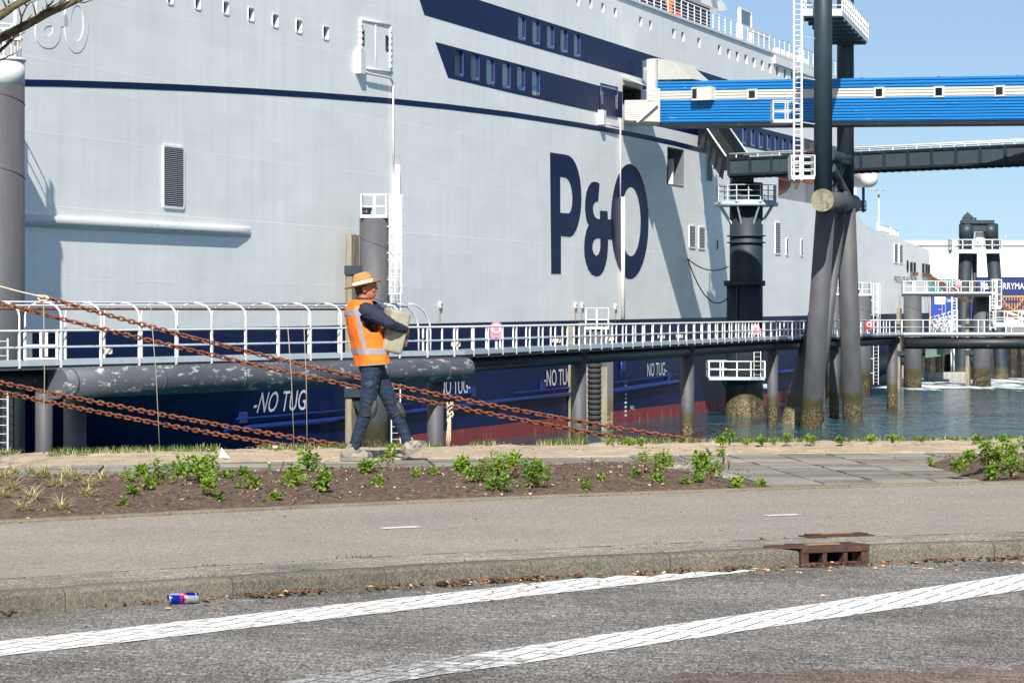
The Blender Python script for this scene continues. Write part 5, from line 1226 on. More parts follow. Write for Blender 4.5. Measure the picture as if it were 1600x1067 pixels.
# propeller wash
def mat_foam():
    k = NT('foam'); x, y, z = k.sep()
    nn = k.noise(.35, 7, .72, vec=k.scl((1, .28, 1)))
    edge = k.n('MapRange'); edge.inputs[1].default_value = 246; edge.inputs[2].default_value = 266; k.l(y, edge.inputs[0])
    fac = k.ramp(k.math('ADD', nn, k.math('MULTIPLY', k.math('SUBTRACT', edge.outputs[0], 1.0), .28)), [(.44, 0.0), (.56, 1.0)])
    k.col(lin((226, 234, 236))); k.rough(.8); k.l(fac, k.b.inputs['Alpha']); return k.m
mb = MB(); mb.grid(lambda u, v: (28 + 50 * u, 243 + 62 * v, WZ + .03), 4, 4); o = mb.build('propeller_wash', mat_foam()); tag(o, 'white churned foam on the water at the stern', 'foam', kind='stuff')
# ---------------------------------------------------------------- the worker
def capsule(mb, a, b, r0, r1, n=14, k=4):
    a, b = Vector(a), Vector(b); d = (b - a).normalized(); pts = []; rs = []
    for i in range(k): t = math.pi / 2 * (1 - i / k); pts.append(a - d * r0 * math.sin(t)); rs.append(max(.0005, r0 * math.cos(t)))
    pts.append(a); rs.append(r0); pts.append(b); rs.append(r1)
    for i in range(1, k + 1): t = math.pi / 2 * i / k; pts.append(b + d * r1 * math.sin(t)); rs.append(max(.0005, r1 * math.cos(t)))
    mb.tube(pts, rs, n)
def blob(mb, c, r, rot=None, n=16):
    m = rot if rot else Matrix.Identity(3); c = Vector(c)
    mb.lathe([(max(.0005, math.cos(R(t))), math.sin(R(t))) for t in range(-90, 91, 15)], c, n, m @ Matrix.Diagonal(r))
def fuse(mb, name, mat, parent, voxel, it=4, fold=0.0, fs=20.0):
    o = mb.build(name, mat, parent)
    m = o.modifiers.new('r', 'REMESH'); m.mode = 'VOXEL'; m.voxel_size = voxel; m.use_smooth_shade = True
    s = o.modifiers.new('s', 'SMOOTH'); s.factor = .5; s.iterations = it
    bake(o)
    if fold:
        for v in o.data.vertices:
            p = v.co; q = Vector((p.x * fs, p.y * fs, p.z * fs * 1.9))
            v.co = p + v.normal * fold * (noise.noise(q) + .6 * noise.noise(q * 2.1))
    for p in o.data.polygons: p.use_smooth = True
    if not o.data.materials: o.data.materials.append(mat)
    return o
DM = 27.27; MX = -210 * DM / F
def L(px, py, y=0.0): return Vector((MX + (px - 590) / 165, DM + y, ZP + (719 - py) / 165))
SKIN = M('skin', lin((164, 104, 82)), .55, var=.12, scale=18)
HAIR = M('hair_brown', lin((58, 42, 34)), .7, var=.3, scale=60)
VEST = M('vest_orange', lin((255, 116, 24)), .75, var=.07, scale=9, bump=.25, bscale=14)
GREYT = M('reflective_tape', lin((140, 140, 146)), .45, var=.06, scale=20)
NAVYC = M('navy_sweater', lin((30, 38, 60)), .85, var=.18, scale=9, bump=.3, bscale=60)
DENIM = M('denim', lin((22, 40, 62)), .85, var=.4, scale=6, bump=.5, bscale=40, dirt=lin((54, 72, 94)), dth=(.55, .72), dscale=9)
STRAW = M('straw', lin((190, 142, 86)), .8, var=.25, scale=60, bump=.8, bscale=110, stretch=(.35, .35, 2.2))
PADM = M('knee_pad', lin((60, 62, 66)), .65, var=.2, scale=10, dirt=lin((150, 148, 140)), dth=(.56, .7), dscale=12)
BOOT = M('boot_leather', lin((146, 140, 126)), .8, var=.28, scale=14, dirt=lin((84, 78, 70)), dth=(.48, .6), dscale=18, bump=.5, bscale=40)
SOLE = M('boot_sole', lin((120, 116, 108)), .85, var=.2, scale=10)
man = thing('person', (MX, DM, ZP), 'man in orange vest, straw hat and dark jeans striding right with a pale block', 'person')
# body
b = MB()
nk, fk = L(575, 637, -.10), L(614, 638, .10); na, fa = L(553, 703, -.09), L(638, 697, .10); nh, fh = L(581, 580, -.09), L(586, 580, .09)
ns, fsd = L(576, 485, -.175), L(582, 482, .175); ne, fe = L(611, 506, -.25), L(612, 512, .24); nw, fw = L(632, 515, -.07), L(628, 533, .12)
capsule(b, nh, nk, .075, .05); capsule(b, nk, na, .05, .035); capsule(b, fh, fk, .075, .05); capsule(b, fk, fa, .05, .035)
blob(b, L(580, 572), (.10, .13, .09)); blob(b, L(571, 530), (.09, .12, .15)); blob(b, L(566, 497), (.09, .14, .10))
capsule(b, ns, ne, .045, .038); capsule(b, ne, nw, .037, .026); capsule(b, fsd, fe, .045, .038); capsule(b, fe, fw, .037, .026)
capsule(b, L(565, 478), L(570, 460), .06, .055)
hc = L(572, 449)
blob(b, hc + Vector((0, 0, .02)), (.098, .078, .105)); blob(b, hc + Vector((.03, 0, -.045)), (.066, .058, .075)); blob(b, hc + Vector((.058, 0, -.085)), (.028, .03, .026))
capsule(b, hc + Vector((.088, 0, .012)), hc + Vector((.108, 0, -.03)), .012, .016, 8); blob(b, hc + Vector((.085, 0, .03)), (.022, .055, .014)); blob(b, hc + Vector((.086, 0, -.062)), (.016, .026, .009)); blob(b, hc + Vector((.083, 0, -.078)), (.014, .022, .008))
for s in (-1, 1): blob(b, hc + Vector((-.012, s * .078, -.02)), (.024, .012, .034)); blob(b, hc + Vector((.07, s * .042, -.025)), (.022, .02, .02))
def hand(wr, dirs, up, pal):                    # wrist, finger direction, knuckle row direction, palm inwards
    d, u, p = Vector(dirs).normalized(), Vector(up).normalized(), Vector(pal).normalized()
    for i in range(4): capsule(b, wr + u * (.03 - .02 * i), wr + d * .085 + u * (.033 - .022 * i), .014, .013, 8, 3)
    blob(b, wr + d * .045, (.02, .045, .045))
    for i, ln in enumerate((.068, .078, .072, .056)):
        k0 = wr + d * .085 + u * (.033 - .022 * i); k1 = k0 + d * ln * .42 + p * .004; k2 = k1 + d * ln * .30 + p * .014; k3 = k2 + d * ln * .16 + p * .022
        capsule(b, k0, k1, .0105, .0098, 8, 3); capsule(b, k1, k2, .0098, .009, 8, 3); capsule(b, k2, k3, .009, .0078, 8, 3)
    t0 = wr + d * .025 + u * .035; t1 = t0 + d * .03 + u * .03; t2 = t1 + d * .032 + u * .012 + p * .006
    capsule(b, t0, t1, .014, .0115, 8, 3); capsule(b, t1, t2, .0115, .0095, 8, 3)
hand(nw + Vector((.02, .02, -.005)), (.12, .9, -.25), (.05, .25, 1), (-1, .15, 0)); hand(fw + Vector((.02, 0, 0)), (.25, -.85, -.1), (.1, 0, 1), (-1, 0, 0))
fuse(b, 'body', SKIN, man, .0065, 3)
e = MB()
for s in (-1, 1): blob(e, hc + Vector((.079, s * .033, .004)), (.010, .012, .010))
e.build('eyes', M('eye_dark', lin((40, 32, 30)), .3), man)
h = MB(); blob(h, hc + Vector((-.022, 0, .012)), (.092, .083, .085)); fuse(h, 'hair', HAIR, man, .009, 2, .003, 60)
# sweater
g = MB(); yaw = Matrix.Rotation(R(22), 3, 'Z')
capsule(g, ns + Vector((-.01, .02, .0)), ne, .078, .056); capsule(g, ne, nw - Vector((0, .02, 0)), .054, .040); capsule(g, fsd - Vector((0, .03, 0)), fe, .074, .058); capsule(g, fe, fw, .058, .042)
blob(g, L(567, 496), (.105, .165, .11), yaw); blob(g, L(571, 535), (.105, .135, .17), yaw); capsule(g, L(566, 476), L(568, 470), .075, .066)
fuse(g, 'sweater', NAVYC, man, .010, 3, .007, 16)
# vest as a lofted shell
rings = [(.905, -.052, .172, .215), (.93, -.054, .171, .214), (1.0, -.066, .168, .212), (1.1, -.088, .165, .21), (1.2, -.112, .162, .214), (1.3, -.138, .156, .218), (1.38, -.155, .148, .212), (1.44, -.162, .132, .185), (1.485, -.162, .105, .14), (1.515, -.158, .085, .10)]
def vpt(z, a, ex=0.0):
    for r0, r1 in zip(rings, rings[1:]):
        if r0[0] <= z <= r1[0]:
            t = (z - r0[0]) / (r1[0] - r0[0]); cx, ra, rb = (r0[i] + (r1[i] - r0[i]) * t for i in (1, 2, 3)); break
    else: cx, ra, rb = rings[-1][1:] if z > rings[-1][0] else rings[0][1:]
    c, s = math.cos(a), math.sin(a); q = 2.5
    x = math.copysign(abs(c) ** (2 / q), c) * (ra * .83 + ex); y = math.copysign(abs(s) ** (2 / q), s) * (rb * .84 + ex)
    f = 0.008 * noise.noise(Vector((c * 2.5, s * 2.5, z * 9))) + .005 * noise.noise(Vector((c * 5, s * 5, z * 22 + c * 6)))
    x += f * c; y += f * s
    v = yaw @ Vector((x, y, 0)); return Vector((MX + cx + v.x, DM + v.y, ZP + z - .1 * 0 + 0.012 * math.cos(a + .4) * (z < .95)))
v = MB(); NA = 72; NZ = 44
def hole(z, a):                                 # arm openings on both sides
    for s in (-1, 1):
        da = (a - s * math.pi / 2 + math.pi) % (2 * math.pi) - math.pi - .12 * -s
        if (da / .62) ** 2 + ((z - 1.345) / .135) ** 2 < 1: return True
    return z > 1.33 and abs(abs((a + math.pi) % (2 * math.pi) - math.pi) - math.pi / 2) < .42 and z < 1.48
vs = []; fs = []
for i in range(NZ + 1):
    for j in range(NA): vs.append(vpt(.905 + .61 * i / NZ, 2 * math.pi * j / NA, .012))
for i in range(NZ):
    for j in range(NA):
        if not hole(.905 + .61 * (i + .5) / NZ, 2 * math.pi * (j + .5) / NA): fs.append((i * NA + j, i * NA + (j + 1) % NA, (i + 1) * NA + (j + 1) % NA, (i + 1) * NA + j))
v.add(vs, fs, True); vo = v.build('vest', VEST, man); sm = vo.modifiers.new('t', 'SOLIDIFY'); sm.thickness = .005; sm.offset = 1; bake(vo)
def band_(z0, z1, a0, a1, n=40, name='reflective_band'):
    mb = MB(); mb.grid(lambda u, w: vpt(z0(u) + (z1(u) - z0(u)) * w, a0 + (a1 - a0) * u, .0195), n, 4); return mb.build(name, GREYT, vo)
band_(lambda u: 1.005, lambda u: 1.06, 0, 2 * math.pi, 72)
band_(lambda u: 1.37, lambda u: 1.42, math.pi * .62, math.pi * 1.38, 24)
for ac in (R(180 + 52),):                       # upright tapes on the back
    mb = MB(); mb.grid(lambda u, w: vpt(1.055 + .40 * u, ac + (w - .5) * .28, .0205), 16, 4); mb.build('reflective_band', GREYT, vo)
mb = MB(); mb.grid(lambda u, w: vpt(1.055 + .40 * u, R(180 - 52) + (w - .5) * .28, .0205), 16, 4); mb.build('reflective_band', GREYT, vo)
for s in (-1, 1): mb = MB(); mb.grid(lambda u, w: vpt(1.055 + .36 * u, s * R(40) + (w - .5) * .3, .0205), 16, 4); mb.build('reflective_band', GREYT, vo)
mb = MB(); mb.tube([vpt(.905, 2 * math.pi * j / 48, .014) for j in range(49)], .006, 6, False); mb.build('hem', GREYT, vo)
c = MB(); cc = [L(566 + 10.5 * math.cos(R(a)), 474 - 2 * math.cos(R(a)), .06 * math.sin(R(a))) for a in range(0, 361, 20)]; c.tube(cc, .017, 8, False); c.build('collar', M('collar_blue', lin((40, 60, 110)), .8), man)
# trousers
t = MB(); capsule(t, nh + Vector((0, 0, .02)), nk, .098, .070); capsule(t, nk, na + Vector((0, 0, .02)), .067, .054); capsule(t, fh + Vector((0, 0, .02)), fk, .094, .068); capsule(t, fk, fa + Vector((0, 0, .02)), .065, .052)
blob(t, L(581, 572), (.125, .155, .11), yaw)
fuse(t, 'trousers', DENIM, man, .010, 3, .009, 15)
def ringband(c, ax, r, w, name, mat, parent, sx=1.0):
    ax = Vector(ax).normalized(); mb = MB(); mb.tube([Vector(c) - ax * w, Vector(c) + ax * w], r, 20, False); return mb.build(name, mat, parent)
for kn, an, hp, nm in ((nk, na, nh, 'near'), (fk, fa, fh, 'far')):
    p = MB(); f = Vector((.06, 0, 0)); ax = (hp - an).normalized()
    blob(p, kn + f - ax * .01, (.036, .075, .098), Matrix.Rotation(math.atan2(ax.x, ax.z), 3, 'Y')); ko = p.build('knee_pad', PADM, man)
    for dz, tl in ((.065, .25), (-.065, -.28)):
        q = kn + ax * dz; ax2 = (ax + Vector((tl, 0, 0))).normalized(); ringband(q, ax2, .079 if dz > 0 else .073, .013, 'strap', M('strap_black', lin((36, 36, 40)), .7), ko)
# boots
def boot(an, heel, toe, side):
    d = (toe - heel); ln = d.length; d.normalize(); up = Vector((0, 0, 1)); up = (up - d * up.dot(d)).normalized(); rot = Matrix((d, up.cross(d), up)).transposed(); mb = MB()
    blob(mb, heel + d * .07 + up * .06, (.075, .042, .062), rot); blob(mb, heel + d * (ln - .085) + up * .045, (.085, .05, .046), rot); blob(mb, heel + d * ln * .5 + up * .055, (.11, .043, .052), rot)
    capsule(mb, heel + d * .075 + up * .07, an + Vector((0, 0, .035)), .052, .056); o = fuse(mb, 'boot', BOOT, man, .009, 3, .004, 30)
    s = MB(); prof = []
    for i in range(20):
        a = 2 * math.pi * i / 20; x = math.cos(a) * (ln / 2 + .008); w = .046 * (1 + .12 * math.cos(a)); prof.append(heel + d * (ln / 2 + x) + up.cross(d) * math.sin(a) * w)
    for z in (0, .028): s.add([], [])
    n = 20; s.add([p for p in prof] + [p + up * .03 for p in prof], [tuple(range(n))[::-1], tuple(range(n, 2 * n))] + [(i, (i + 1) % n, n + (i + 1) % n, n + i) for i in range(n)]); s.build('sole', SOLE, o)
    l = MB()
    for i in range(4): q = heel + d * (.105 + .022 * i) + up * (.125 - .018 * i); l.tube([q - up.cross(d) * .03, q + up * .008, q + up.cross(d) * .03], .004, 6)
    l.build('laces', M('lace', lin((70, 66, 60)), .8), o)
boot(na, L(533, 718.5, -.09), L(584, 718.5, -.10), 0); boot(fa, L(631.5, 717.5, .10), L(667, 697, .105), 1)
# hat
hb = L(568, 445); tilt = Matrix.Rotation(R(-13), 3, 'Y'); mb = MB()
mb.lathe([(.001, .118), (.05, .116), (.078, .106), (.094, .08), (.104, .03), (.107, .002), (.165, -.006), (.188, .004), (.190, .008), (.186, .010), (.16, .002), (.100, .010), (.085, .06), (.001, .09)], hb, 32, tilt, 1.0, .88); ho = mb.build('straw_hat', STRAW, man)
mb = MB(); mb.lathe([(.1085, .004), (.1075, .034), (.1055, .036), (.106, .004)], hb, 32, tilt, 1.0, .885); mb.build('hat_band', M('hat_band_white', lin((226, 224, 220)), .7), ho)
# carried block
bl = MB(); rot = Matrix.Rotation(R(14), 3, 'Y') @ Matrix.Rotation(R(18), 3, 'Z'); c = L(614, 517, .03); bl.box((0, 0, 0), (.20, .32, .41))
bl.v = [tuple(rot @ Vector(p) + c) for p in bl.v]
BLK = M('stained_block', lin((160, 156, 136)), .8, var=.15, scale=5, dirt=lin((128, 118, 82)), dth=(.5, .7), dscale=7, bump=.3, bscale=14)
o = bl.build('carried_block', BLK); tag(o, 'pale stained block carried in the arms of the man in orange', 'block')
bv = o.modifiers.new('b', 'BEVEL'); bv.width = .035; bv.segments = 4; bake(o)
for p in o.data.polygons: p.use_smooth = True
# person on deck
dk = SHIPM @ Vector((hs(1075), ZTOP, -1.3)); pd = thing('person', tuple(dk), 'tiny person in an orange suit standing at the ferry top deck rail', 'person'); mb = MB(); OS = M('orange_suit', lin((240, 96, 30)), .8)
for s in (-1, 1): capsule(mb, dk + Vector((s * .1, 0, .08)), dk + Vector((s * .09, 0, .85)), .075, .11, 10); capsule(mb, dk + Vector((s * .22, 0, 1.42)), dk + Vector((s * .27, -.15, 1.1)), .06, .05, 10); capsule(mb, dk + Vector((s * .27, -.15, 1.1)), dk + Vector((s * .12, -.35, 1.12)), .05, .04, 10)
blob(mb, dk + Vector((0, 0, 1.15)), (.19, .13, .35)); fuse(mb, 'suit', OS, pd, .03, 2)
mb = MB(); capsule(mb, dk + Vector((0, 0, 1.45)), dk + Vector((0, 0, 1.6)), .06, .06, 10); blob(mb, dk + Vector((0, 0, 1.68)), (.085, .1, .12)); fuse(mb, 'body', SKIN, pd, .025, 2); mb = MB(); blob(mb, dk + Vector((0, .03, 1.73)), (.09, .1, .1)); mb.build('hair', HAIR, pd)

# ---------------------------------------------------------------- chains and lines
PITCH = .066
def link_mesh():
    mb = MB(); r = .0098; Lh = .105 / 2 - r; Wh = .060 / 2 - r; pts = []
    for i in range(7): a = R(-90 + 180 * i / 6); pts.append((Lh - Wh + Wh * math.cos(a), Wh * math.sin(a), 0))
    for i in range(7): a = R(90 + 180 * i / 6); pts.append((-(Lh - Wh) + Wh * math.cos(a), Wh * math.sin(a), 0))
    n = len(pts); k = 6; o = 0
    for i, p in enumerate(pts):
        p = Vector(p); d = (Vector(pts[(i + 1) % n]) - Vector(pts[i - 1])).normalized(); x = Vector((-d.y, d.x, 0))
        for j in range(k): t = 2 * math.pi * j / k; mb.v.append(tuple(p + x * math.cos(t) * r + Vector((0, 0, 1)) * math.sin(t) * r))
    for i in range(n):
        for j in range(k): mb.f.append((i * k + j, i * k + (j + 1) % k, ((i + 1) % n) * k + (j + 1) % k, ((i + 1) % n) * k + j)); mb.sm.append(True); mb.mi.append(0)
    return mb.mesh('chain_link', CHAINM)
LM = link_mesh()
CH = {}
def chain(a, b, sag, label, key):
    pts = [a.lerp(b, i / 200) - Vector((0, 0, sag * 4 * (i / 200) * (1 - i / 200))) for i in range(201)]
    CH[key] = pts
    root = thing('rusty_chain', tuple(b), label, 'chain', 'rusty chains along the quay edge'); acc = 0; prev = pts[0]; nxt = 0; k = 0
    tw = random.uniform(0, 6)
    for p, q in zip(pts, pts[1:]):
        seg = (q - p).length
        while nxt <= acc + seg:
            c = p.lerp(q, (nxt - acc) / seg); d = (q - p).normalized(); y = Vector((0, 0, 1)).cross(d).normalized(); z = d.cross(y)
            m = Matrix((d, y, z)).transposed().to_4x4(); roll = R(62) + .25 * math.sin(k * .21 + tw) + (math.pi / 2 if k % 2 else 0) + random.gauss(0, .1)
            link('chain_link', LM, root, mw=Matrix.Translation(c) @ m @ Matrix.Rotation(roll, 4, 'X')); nxt += PITCH; k += 1
        acc += seg
chain(W(76, 466, 33), W(1112, 692, 31.0), .13, 'upper rusty chain starting at the pale rope end and falling right', 'a1')
chain(W(-45, 462, 33), W(1015, 692, 30.8), .085, 'rusty chain running just below the roped one to the sand edge', 'a2')
chain(W(-45, 588, 32), W(548, 698, 30.0), .03, 'upper of the two low rusty chains ending beside the worker', 'b1')
chain(W(-45, 602, 32), W(484, 702, 29.6), .03, 'lowest rusty chain at the left ending in the grass', 'b2')
ROPE = M('pale_rope', lin((206, 192, 164)), .9, var=.2, scale=60, bump=.6, bscale=120)
e = W(76, 466, 33); s_ = W(-60, 428, 33.2); mb = MB(); mb.tube([s_.lerp(e, i / 12) - Vector((0, 0, .02 * math.sin(math.pi * i / 12))) for i in range(13)], .009, 8)
t = thing('tie_rope', tuple(e), 'pale taut rope joined to the upper rusty chain at the left', 'rope'); mb.build('rope', ROPE, t)
mb = MB(); lp = [e + Vector((-.06 + .06 * math.cos(R(a)), .02 * math.sin(R(a)), .028 * math.sin(R(a)))) for a in range(0, 361, 30)]; mb.tube(lp, .010, 8, False); mb.tube([e - Vector((.12, 0, -.03)), e - Vector((.05, 0, -.012))], .016, 8); mb.build('thimble', ROPE, t)
mb = MB(); c = e + Vector((-.075, 0, -.0)); mb.tube([c + Vector((0, 0, .03)), c + Vector((0, 0, -.05))], .012, 8); mb.box(c + Vector((0, 0, -.05)), (.04, .03, .02)); mb.build('shackle', RUST, t)
# knotted rope hanging from the second chain
p = min(CH['a2'], key=lambda q: abs(800 + q.x / q.y * F - 703)); t = thing('hanging_rope', (p.x, p.y, .1), 'knotted frayed rope tied round the chain right of the worker', 'rope'); mb = MB()
for k in range(3): mb.tube([p + Vector((.035 * math.sin(i * .9 + k * 2), .03 * math.cos(i * 1.1 + k), .04 - .02 * i)) for i in range(9)], .009, 7)
mb.build('knot', ROPE, t); g = W(700, 703, p.y)
for k in range(3): mb = MB(); mb.tube([p + Vector((0, 0, -.1)), p.lerp(g, .4) + Vector((.012 * (k - 1), -.01 * k, 0)), p.lerp(g, .75) + Vector((.02 * (k - 1), 0, 0)), Vector((g.x + .008 * (k - 1), g.y, .02))], [.011, .009, .008, .004], 7); mb.build('rope_tail', ROPE, t)
mb = MB(); mb.tube([p + Vector((-.02, 0, -.05)), p + Vector((-.03, 0, -.16)), p + Vector((-.015, 0, -.2))], .008, 7); mb.build('rope_end', ROPE, t)
WIRE = M('thin_wire', lin((150, 142, 130)), .7)
for i, (x0, y0, x1, y1) in enumerate(((68, 470, 68, 708), (235, 474, 250, 702), (448, 487, 460, 700), (474, 485, 480, 700))):
    q = G(x1, y1, .1); D = q.y; mb = MB(); a = W(x0, y0, D); mb.tube([Vector((q.x, q.y, .02)), q.lerp(a, .5) + Vector((.01, 0, 0)), a], .0045, 6); o = mb.build('thin_cane', WIRE); tag(o, ordinal(i) + ' from the left of the thin upright canes at the quay edge', 'cane', 'thin canes at the quay edge')

# ---------------------------------------------------------------- bare tree at the left
BARK = M('bark', lin((92, 84, 58)), .9, var=.35, scale=14, bump=.7, bscale=40, dirt=lin((46, 38, 32)), dth=(.5, .6), dscale=22)
TWIG = M('twig', lin((70, 52, 46)), .9, var=.3, scale=20)
tree = thing('bare_tree', (-4.72, 20, .1), 'leafless tree whose branches reach in at the top left corner', 'tree')
mb = MB(); mb.tube([(-4.72, 20, .05), (-4.70, 20, 1.2), (-4.76, 20.05, 2.4), (-4.7, 20, 3.6), (-4.78, 20.1, 5.2)], [.13, .11, .095, .075, .04], 14); mb.build('trunk', BARK, tree)
def brn(px, r0, r1, D=20.0, name='branch', mat=BARK, start=None):
    pts = ([Vector(start)] if start else []) + [W(x, y, D + .0) for x, y in px]; k = len(pts); mb = MB(); mb.tube(pts, [(r0 + (r1 - r0) * i / (k - 1)) for i in range(k)], 10); return mb.build(name, mat, tree)
brn([(-150, 132), (-60, 92), (0, 60), (40, 40), (75, 21), (105, 8), (135, -6), (190, -28)], .045, .016, 20, start=(-4.72, 20.03, 2.35))
brn([(-160, 120), (-50, 56), (0, 25), (25, 8), (48, -4), (80, -24)], .042, .018, 19.8, start=(-4.72, 20.0, 2.75))
brn([(-120, 130), (-40, 100), (0, 80), (16, 65), (30, 52)], .022, .007, 20.1, mat=TWIG, start=(-4.74, 20.1, 2.2))
tws = [[(32, 40), (34, 27), (41, 12), (46, 5), (61, 0)], [(34, 30), (30, 15), (27, 2)], [(56, 30), (63, 20), (75, 14), (92, 5), (106, -3)], [(72, 20), (74, 10), (71, 0)], [(74, 12), (82, 4), (86, -4)], [(57, 27), (53, 12), (50, 4)], [(84, 14), (100, 3), (110, -5)], [(38, 38), (46, 28), (50, 23)], [(118, 2), (130, 5), (146, 0)], [(10, 12), (5, 2), (0, -4)], [(14, 6), (12, -4)], [(0, 95), (12, 89), (25, 83)], [(20, 60), (30, 56), (40, 50)], [(2, 70), (0, 62), (3, 55)], [(10, 68), (18, 58), (20, 52)], [(92, 6), (98, -3)], [(64, 24), (68, 17), (66, 12)], [(42, 10), (36, 4), (33, -3)]]
for i, tl in enumerate(tws): brn(tl, .0075, .0025, 20 if i % 2 else 19.95, 'twig', TWIG)
for i in range(14):                             # crown above the frame, it shades the bed at the left
    a = random.uniform(0, 2 * math.pi); z = random.uniform(3.2, 5.0); st = Vector((-4.72, 20.03, z)); en = st + Vector((1.0 * math.cos(a) * .9 - .5, 1.1 * math.sin(a), random.uniform(.8, 1.7))); mb = MB(); mid = st.lerp(en, .5) + Vector((0, 0, .1)); mb.tube([st, mid, en], [.025, .015, .006], 7); mb.build('branch', BARK, tree)
# ---------------------------------------------------------------- plants in the beds and along the edge
random.seed(21)
def leafmat(name, c, c2):
    k = NT(name); f = k.noise(35, 3); cc = k.mix(k.ramp(f, [(.3, 0.0), (.7, 1.0)]), c, c2); k.col(cc); k.rough(.5)
    tr = k.n('BsdfTranslucent'); k.l(cc, tr.inputs[0]); mx = k.n('MixShader'); mx.inputs[0].default_value = .35
    k.l(k.b.outputs[0], mx.inputs[1]); k.l(tr.outputs[0], mx.inputs[2]); k.l(mx.outputs[0], k.t.nodes['Material Output'].inputs['Surface']); return k.m
LEAF = leafmat('leaf_fresh', lin((86, 122, 24)), lin((150, 176, 50)))
LEAFD = leafmat('leaf_deep', lin((56, 96, 28)), lin((96, 138, 40)))
STEM = M('stem_red_brown', lin((104, 62, 48)), .8, var=.3, scale=20)
GRASSM = leafmat('grass_green', lin((50, 82, 24)), lin((104, 138, 42)))
SEDGE = leafmat('sedge_straw', lin((188, 172, 120)), lin((228, 214, 176)))
SEDGEG = leafmat('sedge_green', lin((96, 124, 40)), lin((150, 160, 70)))
LSH = [(0, 0), (.18, .10), (.55, .16), (.42, .36), (.75, .52), (.38, .62), (.30, .85), (0, 1.0), (-.30, .85), (-.38, .62), (-.75, .52), (-.42, .36), (-.55, .16), (-.18, .10)]
def leaf(mb, p, size, d, up, mi):
    d = d.normalized(); x = d.cross(up); x = x.normalized() if x.length > .01 else Vector((1, 0, 0)); n = x.cross(d); o = len(mb.v)
    for a, b in LSH: mb.v.append(tuple(p + (x * a * .62 + d * b + n * (-.22 * b * b - .10 * abs(a))) * size))
    c = len(mb.v); mb.v.append(tuple(p + (d * .45 + n * .03) * size)); k = len(LSH)
    for i in range(k): mb.f.append((o + i, o + (i + 1) % k, c)); mb.sm.append(True); mb.mi.append(mi)
def onbed(px, py, z0=None):                     # where a picture ray meets the bed surface
    D = 19.0 + max(0, (px - 400)) * .0008
    while D < 33:
        X = (px - 800) * D / F; zr = CZ - (py - HZ) * D / F; zg = bedheight(X, D) - .01 if z0 is None else z0
        inside = z0 is not None or (D > Dbed(X) + .16)
        if inside and zr <= zg: return X, D, zg
        D += .02
    return X, D, zg
def shrub(px, py, wpx, hpx, i, total, group, where, z0=None, stemy=None):
    by = py + hpx * .5
    if stemy: by = stemy
    X, D, z = onbed(px, by, z0)
    ppm = F / D; w_, h_ = wpx * 1.2 / ppm, hpx / ppm; base = Vector((X, D, z)); cen = Vector((X, D, CZ + (HZ - py) * D / F))
    t = thing('leafy_shrub', tuple(base), '%s low bright green shrub from the left %s' % (ordinal(i), where), 'shrub', group)
    n = int(40 + w_ * h_ * 6800); n = min(n, 420); lm = MB(); tips = []
    ns_ = max(2, min(7, int(w_ / .05)))
    for k in range(ns_):
        a = random.uniform(0, 2 * math.pi); r = random.uniform(.1, .85); tip = cen + Vector((w_ / 2 * r * math.cos(a), .5 * w_ * r * math.sin(a), h_ * random.uniform(-.15, .45)))
        mid = base.lerp(tip, .5) + Vector((random.uniform(-.02, .02), random.uniform(-.02, .02), .015)); sm_ = MB(); sm_.tube([base + Vector((random.uniform(-.02, .02), random.uniform(-.02, .02), -.01)), mid, tip], [.006, .005, .0025], 5); sm_.build('stem', STEM, t); tips += [tip, tip, mid.lerp(tip, .6)]
    pdark = random.uniform(.08, .6); lsz = random.uniform(.8, 1.35)
    for k in range(n):
        c = random.choice(tips); rr = min(w_, h_) * .34 + .012
        v = Vector((random.gauss(0, 1), random.gauss(0, 1), random.gauss(0, .75))).normalized() * rr * random.random() ** .45
        p = c + v; p.x = max(X - w_ * .56, min(X + w_ * .56, p.x)); p.z = max(p.z, z + .008)
        d = (v + Vector((random.uniform(-.03, .03), random.uniform(-.03, .03), random.uniform(-.01, .03)))); d = d if d.length > .004 else Vector((1, 0, .2))
        leaf(lm, p, random.uniform(.016, .034) * lsz, d, Vector((random.gauss(0, .35), -.25 + random.gauss(0, .35), 1)), 1 if random.random() < pdark else 0)
    lm.build('foliage', [LEAF, LEAFD], t)
sh = [(202, 745, 22, 16), (219, 735, 18, 18), (252, 741, 34, 36), (279, 734, 28, 28), (310, 738, 44, 34), (331, 733, 26, 34), (225, 758, 22, 18), (208, 768, 18, 13), (327, 762, 26, 28), (346, 779, 12, 13), (193, 786, 16, 12), (354, 742, 18, 16), (379, 737, 20, 14), (396, 756, 20, 22), (372, 762, 10, 8),
      (487, 720, 28, 30, 738), (460, 747, 29, 30), (504, 753, 18, 36), (574, 731, 44, 20), (607, 712, 24, 20, 733), (594, 751, 20, 15), (678, 736, 11, 14), (721, 724, 22, 30), (746, 738, 40, 32), (783, 733, 34, 40), (781, 757, 32, 24), (805, 729, 22, 36), (834, 744, 38, 40), (914, 757, 19, 17), (942, 747, 12, 12), (1001, 715, 21, 18, 745), (995, 739, 20, 16), (1037, 724, 42, 28), (1028, 748, 20, 14), (1096, 722, 26, 26), (1111, 736, 46, 24), (1130, 707, 15, 9, 732), (1089, 748, 27, 16), (1154, 759, 25, 13), (1191, 757, 15, 12), (430, 778, 14, 12), (1068, 752, 10, 10), (650, 742, 8, 8)]
sh.sort(key=lambda s: s[0])
for i, s in enumerate(sh): shrub(s[0], s[1], s[2], s[3], i, len(sh), 'shrubs in the long planting bed', 'in the long planting bed', stemy=s[4] if len(s) > 4 else None)
